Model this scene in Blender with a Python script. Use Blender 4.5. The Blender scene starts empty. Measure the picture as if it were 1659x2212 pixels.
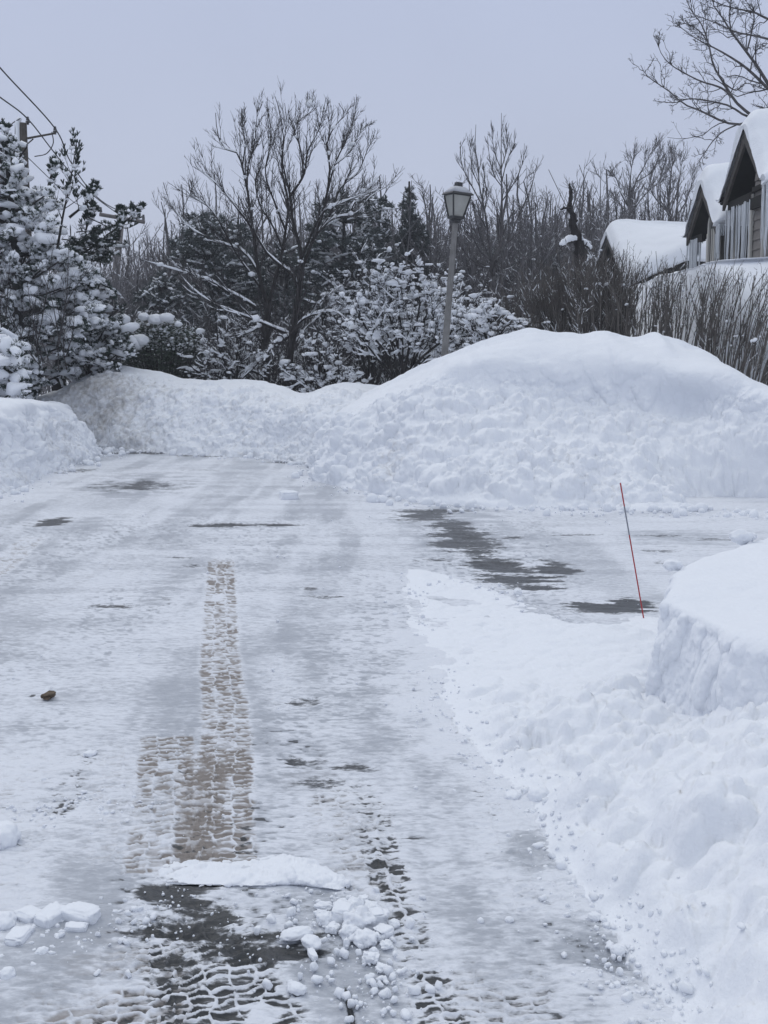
import bpy, math, random
import numpy as np
from mathutils import Vector
C = bpy.context.scene
COL = C.collection
rng = np.random.default_rng(11)
random.seed(11)

# ------------------------------------------------------------------ camera
# pixel helpers use a 1659 x 2212 layout grid; the horizon sits at row 778
F_, CX, CY, HZ, H = 2419.0, 829.5, 1106.0, 778.0, 1.6
PITCH = math.atan((CY-HZ)/F_)
cd = bpy.data.cameras.new('camera'); cam = bpy.data.objects.new('camera', cd); COL.objects.link(cam)
cam.location = (0, 0, H); cam.rotation_euler = (math.pi/2-PITCH, 0, 0)
cd.sensor_fit = 'VERTICAL'; cd.sensor_height = 24.0; cd.lens = 24.0*F_/2212.0
cd.clip_start = 0.05; cd.clip_end = 900
C.camera = cam
C.render.resolution_x = 768; C.render.resolution_y = 1024

# ------------------------------------------------------------------ light
EL, AZ = math.radians(48), math.radians(-35)
w = bpy.data.worlds.new('World'); C.world = w; w.use_nodes = True
nt = w.node_tree; nt.nodes.clear()
def N(t, **k):
    n = nt.nodes.new(t)
    for a, b in k.items(): setattr(n, a, b)
    return n
wo = N('ShaderNodeOutputWorld'); bg = N('ShaderNodeBackground'); bg.inputs[1].default_value = 0.1
sky = N('ShaderNodeTexSky'); sky.sky_type = 'NISHITA'; sky.sun_disc = False
sky.sun_elevation = EL; sky.sun_rotation = AZ; sky.dust_density = 2.0
tc = N('ShaderNodeTexCoord'); sx = N('ShaderNodeSeparateXYZ')
nt.links.new(tc.outputs['Generated'], sx.inputs[0])
rmp = N('ShaderNodeValToRGB'); e = rmp.color_ramp.elements
e[0].position = 0.0; e[0].color = (.53, .575, .70, 1)
e[1].position = 1.0; e[1].color = (.93, .97, 1.0, 1)
q = e.new(0.30); q.color = (.462, .518, .680, 1)
q = e.new(0.55); q.color = (.64, .71, .86, 1)
nt.links.new(sx.outputs[2], rmp.inputs[0])
nz = N('ShaderNodeTexNoise'); nz.inputs['Scale'].default_value = 1.7; nz.inputs['Detail'].default_value = 3
nt.links.new(tc.outputs['Generated'], nz.inputs['Vector'])
mp = N('ShaderNodeMapRange'); mp.inputs[1].default_value = .3; mp.inputs[2].default_value = .7
mp.inputs[3].default_value = 9.0; mp.inputs[4].default_value = 10.7
nt.links.new(nz.outputs[0], mp.inputs[0])
vm = N('ShaderNodeVectorMath'); vm.operation = 'SCALE'
nt.links.new(rmp.outputs[0], vm.inputs[0]); nt.links.new(mp.outputs[0], vm.inputs['Scale'])
mx = N('ShaderNodeMix'); mx.data_type = 'RGBA'; mx.inputs[0].default_value = 0.96; mx.clamp_result = False
nt.links.new(sky.outputs[0], mx.inputs[6]); nt.links.new(vm.outputs[0], mx.inputs[7])
nt.links.new(mx.outputs[2], bg.inputs[0]); nt.links.new(bg.outputs[0], wo.inputs[0])
sd = bpy.data.lights.new('sun', 'SUN'); sd.energy = 0.5; sd.angle = math.radians(22); sd.color = (1, .97, .93)
sun = bpy.data.objects.new('sun', sd); COL.objects.link(sun)
sv = Vector((math.sin(AZ)*math.cos(EL), math.cos(AZ)*math.cos(EL), math.sin(EL)))
sun.rotation_euler = sv.to_track_quat('Z', 'Y').to_euler()
C.view_settings.view_transform = 'Standard'; C.view_settings.look = 'None'
C.view_settings.exposure = 0.10; C.view_settings.gamma = 1.0

# ------------------------------------------------------------------ maths
cp, sp = math.cos(PITCH), math.sin(PITCH)
def P(x, y, Y):
    dx, dy = (x-CX)/F_, (CY-y)/F_
    wy = cp+dy*sp; wz = -sp+dy*cp
    s = Y/wy
    return np.array([dx*s, Y, H+wz*s])
def G(x, y, z=0.0):
    dx, dy = (x-CX)/F_, (CY-y)/F_
    wy = cp+dy*sp; wz = -sp+dy*cp
    s = (z-H)/wz
    return np.array([dx*s, wy*s, z])
def hsh(i, j, k, s):
    n = (i.astype(np.int64)*374761393 + j.astype(np.int64)*668265263 + k.astype(np.int64)*2147483647 + s*974634777) & 0x7fffffff
    n = ((n ^ (n >> 13))*1274126177) & 0x7fffffff
    n = ((n ^ (n >> 16))*668265263) & 0x7fffffff
    return ((n ^ (n >> 15)) & 0xffffff)/float(0xffffff)
def vnoise(p, s=0):
    i = np.floor(p); f = p-i; f = f*f*f*(f*(f*6-15)+10); i = i.astype(np.int64)
    r = 0
    for a in (0, 1):
        for b in (0, 1):
            for c in (0, 1):
                wt = (f[..., 0] if a else 1-f[..., 0])*(f[..., 1] if b else 1-f[..., 1])*(f[..., 2] if c else 1-f[..., 2])
                r = r+wt*hsh(i[..., 0]+a, i[..., 1]+b, i[..., 2]+c, s)
    return r*2-1
def fbm(p, sc, o=4, s=0, g=.5):
    r = 0; a = 1; t = 0
    for k in range(o):
        r = r+a*vnoise(p*sc*(2.03**k)+17.3*k, s+k); t += a; a *= g
    return r/t
def lumps(p, cell, fill=.7, s=0):
    """boulder-like lumps: random half spheres, one per 3-D cell, tallest wins"""
    p = p+.45*cell*np.stack([vnoise(p*(1.1/cell)+5.2, s+7), vnoise(p*(1.1/cell)+15.7, s+8), vnoise(p*(1.1/cell)+31.1, s+9)], -1)
    q = p/cell; i = np.floor(q).astype(np.int64); best = np.zeros(p.shape[:-1])
    for a in (-1, 0, 1):
        for b in (-1, 0, 1):
            for c in (-1, 0, 1):
                I, J, K = i[..., 0]+a, i[..., 1]+b, i[..., 2]+c
                ox, oy, oz = hsh(I, J, K, s), hsh(I, J, K, s+1), hsh(I, J, K, s+2)
                r = (.25+.6*hsh(I, J, K, s+3))*(hsh(I, J, K, s+4) < fill)
                d2 = (q[..., 0]-I-ox)**2+(q[..., 1]-J-oy)**2+(q[..., 2]-K-oz)**2
                best = np.maximum(best, np.sqrt(np.maximum(r*r-d2, 0)))
    return best*cell
def smooth(a, b, x):
    t = np.clip((x-a)/(b-a), 0, 1); return t*t*(3-2*t)
def catmull(A, n):
    """A: [K,...] -> [n,...]"""
    A = np.asarray(A, float); K = len(A)
    t = np.linspace(0, K-1-1e-9, n); i = t.astype(int); f = (t-i).reshape((-1,)+(1,)*(A.ndim-1))
    g = lambda j: A[np.clip(j, 0, K-1)]
    p0, p1, p2, p3 = g(i-1), g(i), g(i+1), g(i+2)
    p0 = np.where((i == 0).reshape(f.shape), 2*p1-p2, p0); p3 = np.where((i+2 > K-1).reshape(f.shape), 2*p2-p1, p3)
    return .5*(2*p1+(p2-p0)*f+(2*p0-5*p1+4*p2-p3)*f*f+(3*p1-p0-3*p2+p3)*f**3)
def norm(v): return v/np.maximum(np.linalg.norm(v, axis=-1, keepdims=True), 1e-9)

# ------------------------------------------------------------------ materials
def mat(name, col, rough=.7, bump=0, bscale=20, var=0, vscale=5, spec=.3, col2=None, trans=0, metal=0, emit=None, alpha=1, bdist=.02):
    m = bpy.data.materials.new(name); m.use_nodes = True; t = m.node_tree; b = t.nodes['Principled BSDF']
    b.inputs['Base Color'].default_value = (*col, 1); b.inputs['Roughness'].default_value = rough
    b.inputs['Specular IOR Level'].default_value = spec; b.inputs['Metallic'].default_value = metal
    b.inputs['Transmission Weight'].default_value = trans
    tcn = t.nodes.new('ShaderNodeTexCoord')
    if var or col2:
        n = t.nodes.new('ShaderNodeTexNoise'); n.inputs['Scale'].default_value = vscale; n.inputs['Detail'].default_value = 5
        t.links.new(tcn.outputs['Object'], n.inputs['Vector'])
        mr = t.nodes.new('ShaderNodeMapRange'); mr.inputs[1].default_value = .35; mr.inputs[2].default_value = .65
        t.links.new(n.outputs[0], mr.inputs[0])
        m2 = t.nodes.new('ShaderNodeMix'); m2.data_type = 'RGBA'
        m2.inputs[6].default_value = (*col, 1)
        m2.inputs[7].default_value = (*(col2 or tuple(c*(1-var) for c in col)), 1)
        t.links.new(mr.outputs[0], m2.inputs[0]); t.links.new(m2.outputs[2], b.inputs['Base Color'])
    if bump:
        n = t.nodes.new('ShaderNodeTexNoise'); n.inputs['Scale'].default_value = bscale; n.inputs['Detail'].default_value = 6
        t.links.new(tcn.outputs['Object'], n.inputs['Vector'])
        bp = t.nodes.new('ShaderNodeBump'); bp.inputs['Strength'].default_value = bump; bp.inputs['Distance'].default_value = bdist
        t.links.new(n.outputs[0], bp.inputs['Height']); t.links.new(bp.outputs[0], b.inputs['Normal'])
    return m
SN = (.80, .822, .862)
M_snow = mat('snow', SN, .75, .35, 30, spec=.2)
M_snow_far = mat('snow_on_branches', (.80, .82, .86), .8, spec=.1)
M_bark = mat('bark', (.030, .027, .027), .9, .4, 40, var=.35, vscale=12, spec=.15)
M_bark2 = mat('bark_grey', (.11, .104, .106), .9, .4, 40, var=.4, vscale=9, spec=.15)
M_twig = mat('twig', (.072, .067, .068), .9, var=.4, vscale=4, spec=.1)
M_twig_brown = mat('twig_brown', (.155, .142, .132), .9, var=.45, vscale=3, spec=.1)
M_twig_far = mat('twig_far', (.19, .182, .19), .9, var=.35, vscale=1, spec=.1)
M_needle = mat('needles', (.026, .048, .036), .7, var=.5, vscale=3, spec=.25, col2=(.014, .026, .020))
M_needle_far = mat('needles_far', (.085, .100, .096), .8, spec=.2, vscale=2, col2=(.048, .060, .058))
M_leaf = mat('holly_leaf', (.030, .052, .030), .45, spec=.4, vscale=6, col2=(.016, .03, .018))
M_wood = mat('pole_wood', (.075, .062, .052), .85, .5, 30, var=.4, vscale=8)
M_wood2 = mat('pole_wood_grey', (.20, .18, .175), .85, .5, 30, var=.3, vscale=6)
M_black = mat('black_metal', (.018, .018, .02), .45, spec=.5, var=.3, vscale=30)
M_wire = mat('wire', (.03, .03, .035), .6)
M_conc = mat('post_grey', (.20, .195, .19), .8, .3, 60, var=.25, vscale=7)
M_glass_l = mat('frosted_glass', (.33, .33, .31), .35, spec=.5, col2=(.27, .27, .25), vscale=5)
M_roof = mat('shingle', (.03, .028, .027), .9, .5, 40)
M_fascia = mat('fascia', (.075, .068, .062), .7, .2, 30, var=.3, vscale=8)
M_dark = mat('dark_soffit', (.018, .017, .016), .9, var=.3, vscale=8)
M_side = mat('siding', (.185, .172, .162), .75, .2, 40, var=.15, vscale=4)
M_trim = mat('trim', (.42, .41, .38), .6)
M_pane = mat('pane', (.012, .014, .017), .08, spec=.7)
M_ice = mat('ice', (.66, .69, .72), .2, .4, 14, spec=.6, trans=.3)
M_red = mat('red_plastic', (.36, .03, .035), .35, spec=.4)
M_reflect = mat('pale_tape', (.22, .23, .26), .4)
M_stone = mat('stone', (.17, .13, .095), .9, .6, 60, var=.5, vscale=30)

# ------------------------------------------------------------------ mesh building
def mk(name, V, Qs, mats, parent=None, smooth_=True, attrs=None):
    """V Nx3; Qs: list of face arrays (quads or tris)"""
    Qs = [q_ for q_ in Qs if len(q_)]
    me = bpy.data.meshes.new(name)
    V = np.asarray(V, np.float32); nf = sum(len(q_) for q_ in Qs)
    me.vertices.add(len(V)); me.vertices.foreach_set('co', V.ravel())
    loops = np.concatenate([np.asarray(q_, np.int32).ravel() for q_ in Qs])
    tot = np.concatenate([np.full(len(q_), q_.shape[1], np.int32) for q_ in Qs])
    st = np.concatenate([[0], np.cumsum(tot)[:-1]]).astype(np.int32)
    me.loops.add(len(loops)); me.loops.foreach_set('vertex_index', loops)
    me.polygons.add(nf); me.polygons.foreach_set('loop_start', st); me.polygons.foreach_set('loop_total', tot)
    me.polygons.foreach_set('use_smooth', np.full(nf, smooth_, bool))
    for k, a in (attrs or {}).items():
        at = me.attributes.new(k, 'FLOAT', 'POINT'); at.data.foreach_set('value', np.asarray(a, np.float32).ravel())
    me.update(calc_edges=True); me.validate()
    for m in (mats if isinstance(mats, (list, tuple)) else [mats]): me.materials.append(m)
    o = bpy.data.objects.new(name, me); COL.objects.link(o)
    if parent: o.parent = parent
    return o
class Acc:
    def __init__(s): s.V = []; s.Q = []; s.T = []; s.n = 0
    def add(s, V, F):
        V = np.asarray(V, float).reshape(-1, 3); F = np.asarray(F, int)
        (s.Q if F.shape[1] == 4 else s.T).append(F+s.n); s.V.append(V); s.n += len(V)
    def tubes(s, Pp, R, n=4):
        """Pp [M,K,3], R [M,K]"""
        Pp = np.asarray(Pp, float); R = np.asarray(R, float)
        if len(Pp) == 0: return
        M, K = R.shape
        T = np.gradient(Pp, axis=1); T = norm(T)
        ref = np.where(np.abs(T.mean(1))[:, 2:3] > .75*np.linalg.norm(T.mean(1), axis=1)[:, None], np.array([[1., 0, 0]]), np.array([[0, 0, 1.]]))[:, None, :]
        A = norm(np.cross(T, np.broadcast_to(ref, T.shape))); B = np.cross(A, T)
        a = np.arange(n)*2*math.pi/n
        V = Pp[:, :, None, :]+R[:, :, None, None]*(A[:, :, None, :]*np.cos(a)[None, None, :, None]+B[:, :, None, :]*np.sin(a)[None, None, :, None])
        idx = np.arange(M*K*n).reshape(M, K, n)
        i0 = idx[:, :-1]; i1 = idx[:, 1:]
        F = np.stack([i0, np.roll(i0, -1, 2), np.roll(i1, -1, 2), i1], -1).reshape(-1, 4)
        s.add(V, F)
    def tube(s, pts, r0, r1=None, n=8, K=None, cap=True):
        pts = np.asarray(pts, float)
        if K: pts = catmull(pts, K)
        r = np.linspace(r0, r0 if r1 is None else r1, len(pts)) if np.isscalar(r0) else np.asarray(r0)
        k0 = s.n; s.tubes(pts[None], r[None], n)
        if cap and n >= 4:
            for base in (k0, s.n-n):
                c = s.V[-1][base-k0:base-k0+n].mean(0) if base == k0 else s.V[-1][-n:].mean(0)
                s.V.append(c[None]); ci = s.n; s.n += 1
                i = base+np.arange(n)
                s.T.append(np.stack([i, np.roll(i, -1), np.full(n, ci)], 1))
                s.V[-1] = np.asarray(c)[None]
                if base == k0: 
                    # keep later ring lookups simple
                    s.V[-2], s.V[-1] = s.V[-2], s.V[-1]
                    last = s.V.pop(); s.V[-1] = np.concatenate([s.V[-1], last]); 
                    ringend = s.n-1-n
                    i = ringend+np.arange(n); c2 = s.V[-1][-1-n:-1].mean(0)
                    s.V.append(c2[None]); s.T.append(np.stack([i, np.roll(i, -1), np.full(n, s.n)], 1)); s.n += 1
                    break
    def inst(s, TV, TF, pos, scl, rot=None):
        """template copied to pos [M,3], scl [M,3], rot [M,3,3]"""
        pos = np.asarray(pos); M = len(pos)
        if M == 0: return
        V = TV[None]*np.asarray(scl)[:, None, :]
        if rot is not None: V = np.einsum('mij,mkj->mki', rot, V)
        V = V+pos[:, None]
        F = (TF[None]+(np.arange(M)*len(TV))[:, None, None]).reshape(-1, TF.shape[1])
        s.add(V, F)
    def box(s, lo, hi):
        lo, hi = np.minimum(lo, hi), np.maximum(lo, hi)
        x0, y0, z0 = lo; x1, y1, z1 = hi
        s.add([(x0,y0,z0),(x1,y0,z0),(x1,y1,z0),(x0,y1,z0),(x0,y0,z1),(x1,y0,z1),(x1,y1,z1),(x0,y1,z1)],
              [(0,3,2,1),(4,5,6,7),(0,1,5,4),(1,2,6,5),(2,3,7,6),(3,0,4,7)])
    def prism(s, poly, axis, a, b):
        """poly list of 2-D pts in the other two axes, extruded from a to b on axis"""
        n = len(poly); V = []
        for t in (a, b):
            for p in poly:
                q_ = list(p); q_.insert(axis, t); V.append(q_)
        s.add(V, [(i, (i+1) % n, n+(i+1) % n, n+i) for i in range(n)])
        base = s.n-2*n; me = s.V[-1]
        for off in (0, n):
            s.V.append(me[off:off+n].mean(0)[None]); ci = s.n; s.n += 1
            s.T.append(np.array([(base+off+i, base+off+(i+1) % n, ci) for i in range(n)]))
    def build(s, name, m, parent=None, smooth_=True, attrs=None):
        if s.n == 0: return None
        F = []
        if s.Q: F.append(np.concatenate(s.Q))
        if s.T: F.append(np.concatenate(s.T))
        return mk(name, np.concatenate(s.V), F, m, parent, smooth_, attrs)
def ico(sub):
    import bmesh
    b = bmesh.new(); bmesh.ops.create_icosphere(b, subdivisions=sub, radius=1)
    V = np.array([v.co[:] for v in b.verts]); F = np.array([[v.index for v in f.verts] for f in b.faces]); b.free()
    return V, F
IC1, IC2, IC3, IC4 = ico(1), ico(2), ico(3), ico(4)
def rotz(a):
    c, s_ = np.cos(a), np.sin(a); z = np.zeros_like(a); o = np.ones_like(a)
    return np.stack([np.stack([c, -s_, z], -1), np.stack([s_, c, z], -1), np.stack([z, z, o], -1)], -2)
def rrot(M, tilt=1.0):
    a = rng.uniform(0, 2*math.pi, M); R1 = rotz(a)
    t = rng.normal(0, tilt, M); c, s_ = np.cos(t), np.sin(t); z = np.zeros(M); o = np.ones(M)
    R2 = np.stack([np.stack([o, z, z], -1), np.stack([z, c, -s_], -1), np.stack([z, s_, c], -1)], -2)
    return R1@R2
def tag(o, label=None, cat=None, group=None, kind=None):
    if label: o['label'] = label
    if cat: o['category'] = cat
    if group: o['group'] = group
    if kind: o['kind'] = kind
    return o
def empty(name, loc=(0, 0, 0)):
    o = bpy.data.objects.new(name, None); COL.objects.link(o); o.location = loc; o.empty_display_size = .2
    return o
def thing(name, label, cat, base, group=None):
    t = empty(name, tuple(float(v) for v in base)); tag(t, label, cat, group); return t
def adopt(t, *obs):
    """parts were built in world coordinates: parent them and shift their mesh to the thing's base"""
    b = np.array(t.location, np.float32)
    for o in obs:
        if o is None: continue
        me = o.data; n = len(me.vertices); a = np.empty(n*3, np.float32); me.vertices.foreach_get('co', a)
        me.vertices.foreach_set('co', (a.reshape(-1, 3)-b).ravel()); me.update(); o.parent = t
def sub(child, parent): child.parent = parent     # both share the same mesh origin

# ------------------------------------------------------------------ ground and road (the setting)
def grid_faces(nu, nv):
    i = np.arange(nu*nv).reshape(nu, nv)
    return np.stack([i[:-1, :-1], i[1:, :-1], i[1:, 1:], i[:-1, 1:]], -1).reshape(-1, 4)
g = np.concatenate([-np.geomspace(400, 1, 40), np.linspace(-.9, .9, 10), np.geomspace(1, 400, 40)])
gx, gy = np.meshgrid(g, g+40, indexing='ij')
gz = np.full_like(gx, -.06); far = smooth(24, 60, gy)*1.0
gz = gz+far+.25*vnoise(np.stack([gx*.1, gy*.1, gx*0], -1), 5)*far
V = np.stack([gx, gy, gz], -1)
tag(mk('snow_field', V.reshape(-1, 3), [grid_faces(*gx.shape)], M_snow), 'snow covered ground stretching beneath the woods', kind='structure')

def road_material():
    m = bpy.data.materials.new('packed_snow_road'); m.use_nodes = True; t = m.node_tree; b = t.nodes['Principled BSDF']
    L = t.links.new; nn = t.nodes.new
    tcn = nn('ShaderNodeTexCoord')
    def attr(k): a = nn('ShaderNodeAttribute'); a.attribute_name = k; return a.outputs['Fac']
    def noise(s, d=6, scale=(1, 1, 1), r=.55):
        mpn = nn('ShaderNodeMapping'); mpn.inputs['Scale'].default_value = scale
        L(tcn.outputs['Object'], mpn.inputs[0])
        n = nn('ShaderNodeTexNoise'); n.inputs['Scale'].default_value = s; n.inputs['Detail'].default_value = d; n.inputs['Roughness'].default_value = r
        L(mpn.outputs[0], n.inputs['Vector']); return n.outputs[0]
    def mixc(f, a, bcol):
        x = nn('ShaderNodeMix'); x.data_type = 'RGBA'; x.clamp_factor = True
        L(f, x.inputs[0])
        for s_, v in ((6, a), (7, bcol)):
            if isinstance(v, tuple): x.inputs[s_].default_value = (*v, 1)
            else: L(v, x.inputs[s_])
        return x.outputs[2]
    def mth(op, a, b_):
        x = nn('ShaderNodeMath'); x.operation = op
        for s_, v in ((0, a), (1, b_)):
            if isinstance(v, (int, float)): x.inputs[s_].default_value = v
            else: L(v, x.inputs[s_])
        return x.outputs[0]
    def rng_(v, a, b_, c=0, d=1):
        x = nn('ShaderNodeMapRange'); x.interpolation_type = 'SMOOTHSTEP'
        L(v, x.inputs[0]); x.inputs[1].default_value = a; x.inputs[2].default_value = b_; x.inputs[3].default_value = c; x.inputs[4].default_value = d
        return x.outputs[0]
    # mask + noise > threshold gives ragged edges
    n1 = noise(15, 9, (1, 2.1, 1), .66); n2 = noise(44, 6, (.8, 1.7, 1), .6); n3 = noise(2.2, 4)
    nmix = mth('ADD', mth('MULTIPLY', n1, .6), mth('MULTIPLY', n2, .4))
    ice = rng_(mth('ADD', attr('ice'), mth('MULTIPLY', mth('SUBTRACT', nmix, .5), 2.6)), .12, .95)
    dirt = rng_(mth('ADD', attr('dirt'), mth('MULTIPLY', mth('SUBTRACT', nmix, .5), .9)), .15, .95)
    bare = rng_(mth('ADD', mth('MULTIPLY', attr('bare'), 1.22), mth('MULTIPLY', mth('SUBTRACT', nmix, .5), 2.2)), .36, .74)
    snowc = mixc(n3, (.78, .80, .845), (.68, .705, .76))
    icec = mixc(n2, (.285, .305, .345), (.50, .525, .57))
    c = mixc(ice, snowc, icec)
    c = mixc(dirt, c, mixc(n2, (.155, .135, .122), (.33, .30, .282)))
    c = mixc(bare, c, mixc(n2, (.022, .024, .027), (.075, .079, .084)))
    L(c, b.inputs['Base Color'])
    ro = mth('SUBTRACT', .75, mth('MULTIPLY', mth('MAXIMUM', ice, bare), .38))
    L(ro, b.inputs['Roughness']); b.inputs['Specular IOR Level'].default_value = .35
    bp = nn('ShaderNodeBump'); bp.inputs['Strength'].default_value = .55; bp.inputs['Distance'].default_value = .012
    L(mth('ADD', n2, mth('MULTIPLY', n1, .8)), bp.inputs['Height']); L(bp.outputs[0], b.inputs['Normal'])
    return m
M_road = road_material()

def patch(X, Y, cx, cy, rx, ry, rot=0):
    """soft ellipse on the ground given by layout-grid centre and radii"""
    c = G(cx, cy); a = G(cx+rx, cy); b_ = G(cx, cy-ry); d = G(cx, cy+ry)
    wx = a[0]-c[0]; wy = (b_[1]-d[1])/2; yc = (b_[1]+d[1])/2
    dx, dy = X-c[0], Y-yc
    if rot: dx = dx-rot*dy
    return np.exp(-((dx/wx)**2+(dy/wy)**2)*1.1)
def pathdist(X, Y, pts):
    """signed lateral offset t and arc length s to a polyline"""
    p = catmull(np.array(pts), 24); best = np.full(X.shape, 1e9); S = np.zeros(X.shape); Tt = np.zeros(X.shape); acc = 0
    for k in range(len(p)-1):
        a, b_ = p[k], p[k+1]; d = b_-a; ln = np.hypot(*d); d = d/ln
        rx, ry = X-a[0], Y-a[1]; u = np.clip(rx*d[0]+ry*d[1], 0, ln)
        ex, ey = rx-u*d[0], ry-u*d[1]; dist = ex*ex+ey*ey
        m = dist < best; best = np.where(m, dist, best); S = np.where(m, acc+u, S)
        Tt = np.where(m, rx*d[1]-ry*d[0], Tt); acc += ln
    return S, Tt, np.sqrt(best)
def inside_dist(Px, Py, pg):
    n = len(pg); ins = np.zeros(Px.shape, bool); D = np.full(Px.shape, 1e9)
    for k in range(n):
        a, b_ = pg[k], pg[(k+1) % n]
        cnd = ((a[1] > Py) != (b_[1] > Py)) & (Px < (b_[0]-a[0])*(Py-a[1])/(b_[1]-a[1]+1e-12)+a[0]); ins ^= cnd
        d = b_-a; u = np.clip(((Px-a[0])*d[0]+(Py-a[1])*d[1])/(d@d), 0, 1)
        D = np.minimum(D, np.hypot(Px-a[0]-u*d[0], Py-a[1]-u*d[1]))
    return np.where(ins, D, -D)
poly = np.array([G(*p)[:2] for p in [(1480,2480),(1440,2212),(1405,2150),(1350,2080),(1290,1980),(1222,1900),(1175,1800),(1125,1720),(1040,1640),
                 (955,1520),(930,1440),(890,1360),(868,1290),(880,1222),(1000,1252),(1110,1292),(1240,1345),(1395,1330)]]+[[2.2,6.75],[2.85,7.9],[6,8.3],[6,1.2],[1.2,1.2]])
nr, nc = 860, 960
pr = np.linspace(2560, 893, nr)
yy = np.array([G(CX, p)[1] for p in pr]); ss = np.linspace(-1, 1, nc)
Y = np.repeat(yy[:, None], nc, 1); X = ss[None]*(.40*Y+.35)
ext = np.abs(ss[None])**8*(.25*Y+1.5)*np.sign(ss[None]); X = X+ext
P3 = np.stack([X, Y, X*0], -1)
z = .012*fbm(P3, .8, 3, 2)+.004*fbm(P3, 6, 3, 4)
band = fbm(P3*np.array([2.4, .28, 1]), 1.0, 4, 21)+.5*fbm(P3*np.array([7, .8, 1]), 1.0, 3, 22)
ice = .24+.38*smooth(-.05, .5, band)*(.5+.5*smooth(-.3, .3, fbm(P3*np.array([2.5, 3, 1]), 2, 4, 24)))*smooth(.35, -.1, X-.12*Y)+.20*smooth(-.1, .4, fbm(P3*np.array([.6, 2.6, 1]), 1.7, 5, 23))+.06*smooth(7, 3, Y)*smooth(.8, -.2, X-.1*Y); dirt = 0*X; bare = 0*X
ln_ = fbm(P3*np.array([1.0, .45, 1]), 1.3, 4, 9)
ice = ice+.30*smooth(.0, .45, ln_)
# small worn dents everywhere on the travelled part
dent = vnoise(P3*np.array([19, 42, 1.]), 31)*.55+vnoise(P3*np.array([40, 75, 1.]), 32)*.45
worn = smooth(-.15, .35, fbm(P3*np.array([1.3, .5, 1]), 1.4, 4, 15)+.15*smooth(5.5, 3, Y))
travel = smooth(1.2, .2, X-(.10*Y-.1))*smooth(0, 1.5, 12-Y)
z = z+.0048*dent*travel*(.5+.7*worn)
dd = smooth(.12, .45, -dent)*travel
ice = ice+.55*dd*(.30+.70*worn); bare = bare+.58*smooth(.30, .6, -dent)*travel*(.3+.7*worn)*smooth(.1-.25*smooth(5.2, 3.6, Y), .5-.2*smooth(5.2, 3.6, Y), fbm(P3, 2.2, 3, 13))
dirt = dirt+.07*dd*smooth(.0, .35, fbm(P3, 1.1, 3, 12))
def strip(pts, w, y0, y1, soft=.05, fade=.03):
    pl = [G(*p)[:2] for p in pts]; S, T, D = pathdist(X, Y, pl)
    ya, yb = G(CX, y1)[1], G(CX, y0)[1]
    m = smooth(w/2+soft, w/2-soft, D)*smooth(ya-.05, ya+.1, Y)*smooth(yb+.04, yb-fade, Y)
    return S, T, m
def tread(pts, w, y0, y1, cols=4, pitch=.036, depth=.010, dirtv=.6, barev=0., soft=.024, seed=0, strength=1.):
    global z, dirt, bare, ice
    pitch = pitch*1.05; depth = depth*.9
    S, T, m = strip(pts, w, y0, y1, soft, .03 if seed == 2 else .45)
    wk = .6+1.4*smooth(4, 2.6, Y); S = S+.010*wk*fbm(P3, 9, 3, 90+seed); T = T+.008*wk*fbm(P3, 11, 3, 91+seed)
    wob = .28*vnoise(P3*np.array([14, 22, 1.]), 70+seed)+.16*vnoise(P3*np.array([40, 50, 1.]), 71+seed)
    k = np.floor((T/w+.5)*cols+wob*.6); off = hsh(k.astype(np.int64), k.astype(np.int64)*0, k.astype(np.int64)*0, 40+seed)
    ph = S/pitch+off+.42*vnoise(P3*np.array([16, 24, 1.]), 50+seed)+.10*np.sin((T/w+.5)*cols*6.28)
    fr = ph-np.floor(ph)
    groove = smooth(.08, .34, fr)*smooth(1.02, .86, fr)
    ft = (T/w+.5)*cols+wob*.6; ft = ft-np.floor(ft)
    groove = groove*smooth(.0, .10, ft)*smooth(1., .90, ft)
    keep = smooth(-.5, .0, fbm(P3, 7, 4, 60+seed)+.26)*(.55+.45*smooth(-.2, .2, vnoise(P3*np.array([25, 34, 1]), 65+seed)))
    groove = groove*m*keep
    z = z-.85*depth*groove*strength+.002*m*(1-groove)
    nn_ = .5+.5*fbm(P3, 3.5, 3, 80+seed)
    dirtv = dirtv*(.72+.28*smooth(6.2, 4.6, Y))
    dirt = np.maximum(dirt, (groove*.8+.24*m*keep)*dirtv*(.5+nn_)); bare = np.maximum(bare, groove*barev*(.45+nn_))
    ice = ice*(1-.55*m)
T1a = [(478,1190),(476,1300),(474,1400),(484,1500),(488,1600),(482,1750),(480,1880)]
tread(T1a, .225, 1200, 1880, 3, .040, .009, 1.15, 0, seed=1)
tread([(362,1580),(355,1700),(348,1800),(340,1900)], .23, 1588, 1900, 3, .042, .010, 1.0, .15, seed=2)
tread([(420,1590),(415,1700),(405,1800),(395,1880)], .10, 1590, 1880, 1, .042, .009, 1.0, .30, soft=.03, seed=3)
tread([(470,1590),(455,1700),(440,1800),(430,1870)], .13, 1590, 1870, 2, .040, .009, 1.05, .10, soft=.035, seed=8)
tread([(360,1900),(430,2020),(480,2140),(520,2260)], .34, 1905, 2400, 5, .036, .011, .5, 1.15, soft=.06, seed=4)
tread([(330,1950),(320,2100),(300,2300)], .26, 1960, 2500, 4, .040, .010, .8, .50, soft=.06, seed=5)
tread([(200,2050),(160,2150),(120,2300)], .26, 2060, 2500, 4, .042, .007, .8, .2, soft=.08, seed=12)
tread([(770,1640),(800,1740),(830,1860),(880,2000),(930,2120),(980,2260)], .13, 1650, 2500, 2, .040, .008, .45, .80, soft=.05, seed=6)
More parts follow.
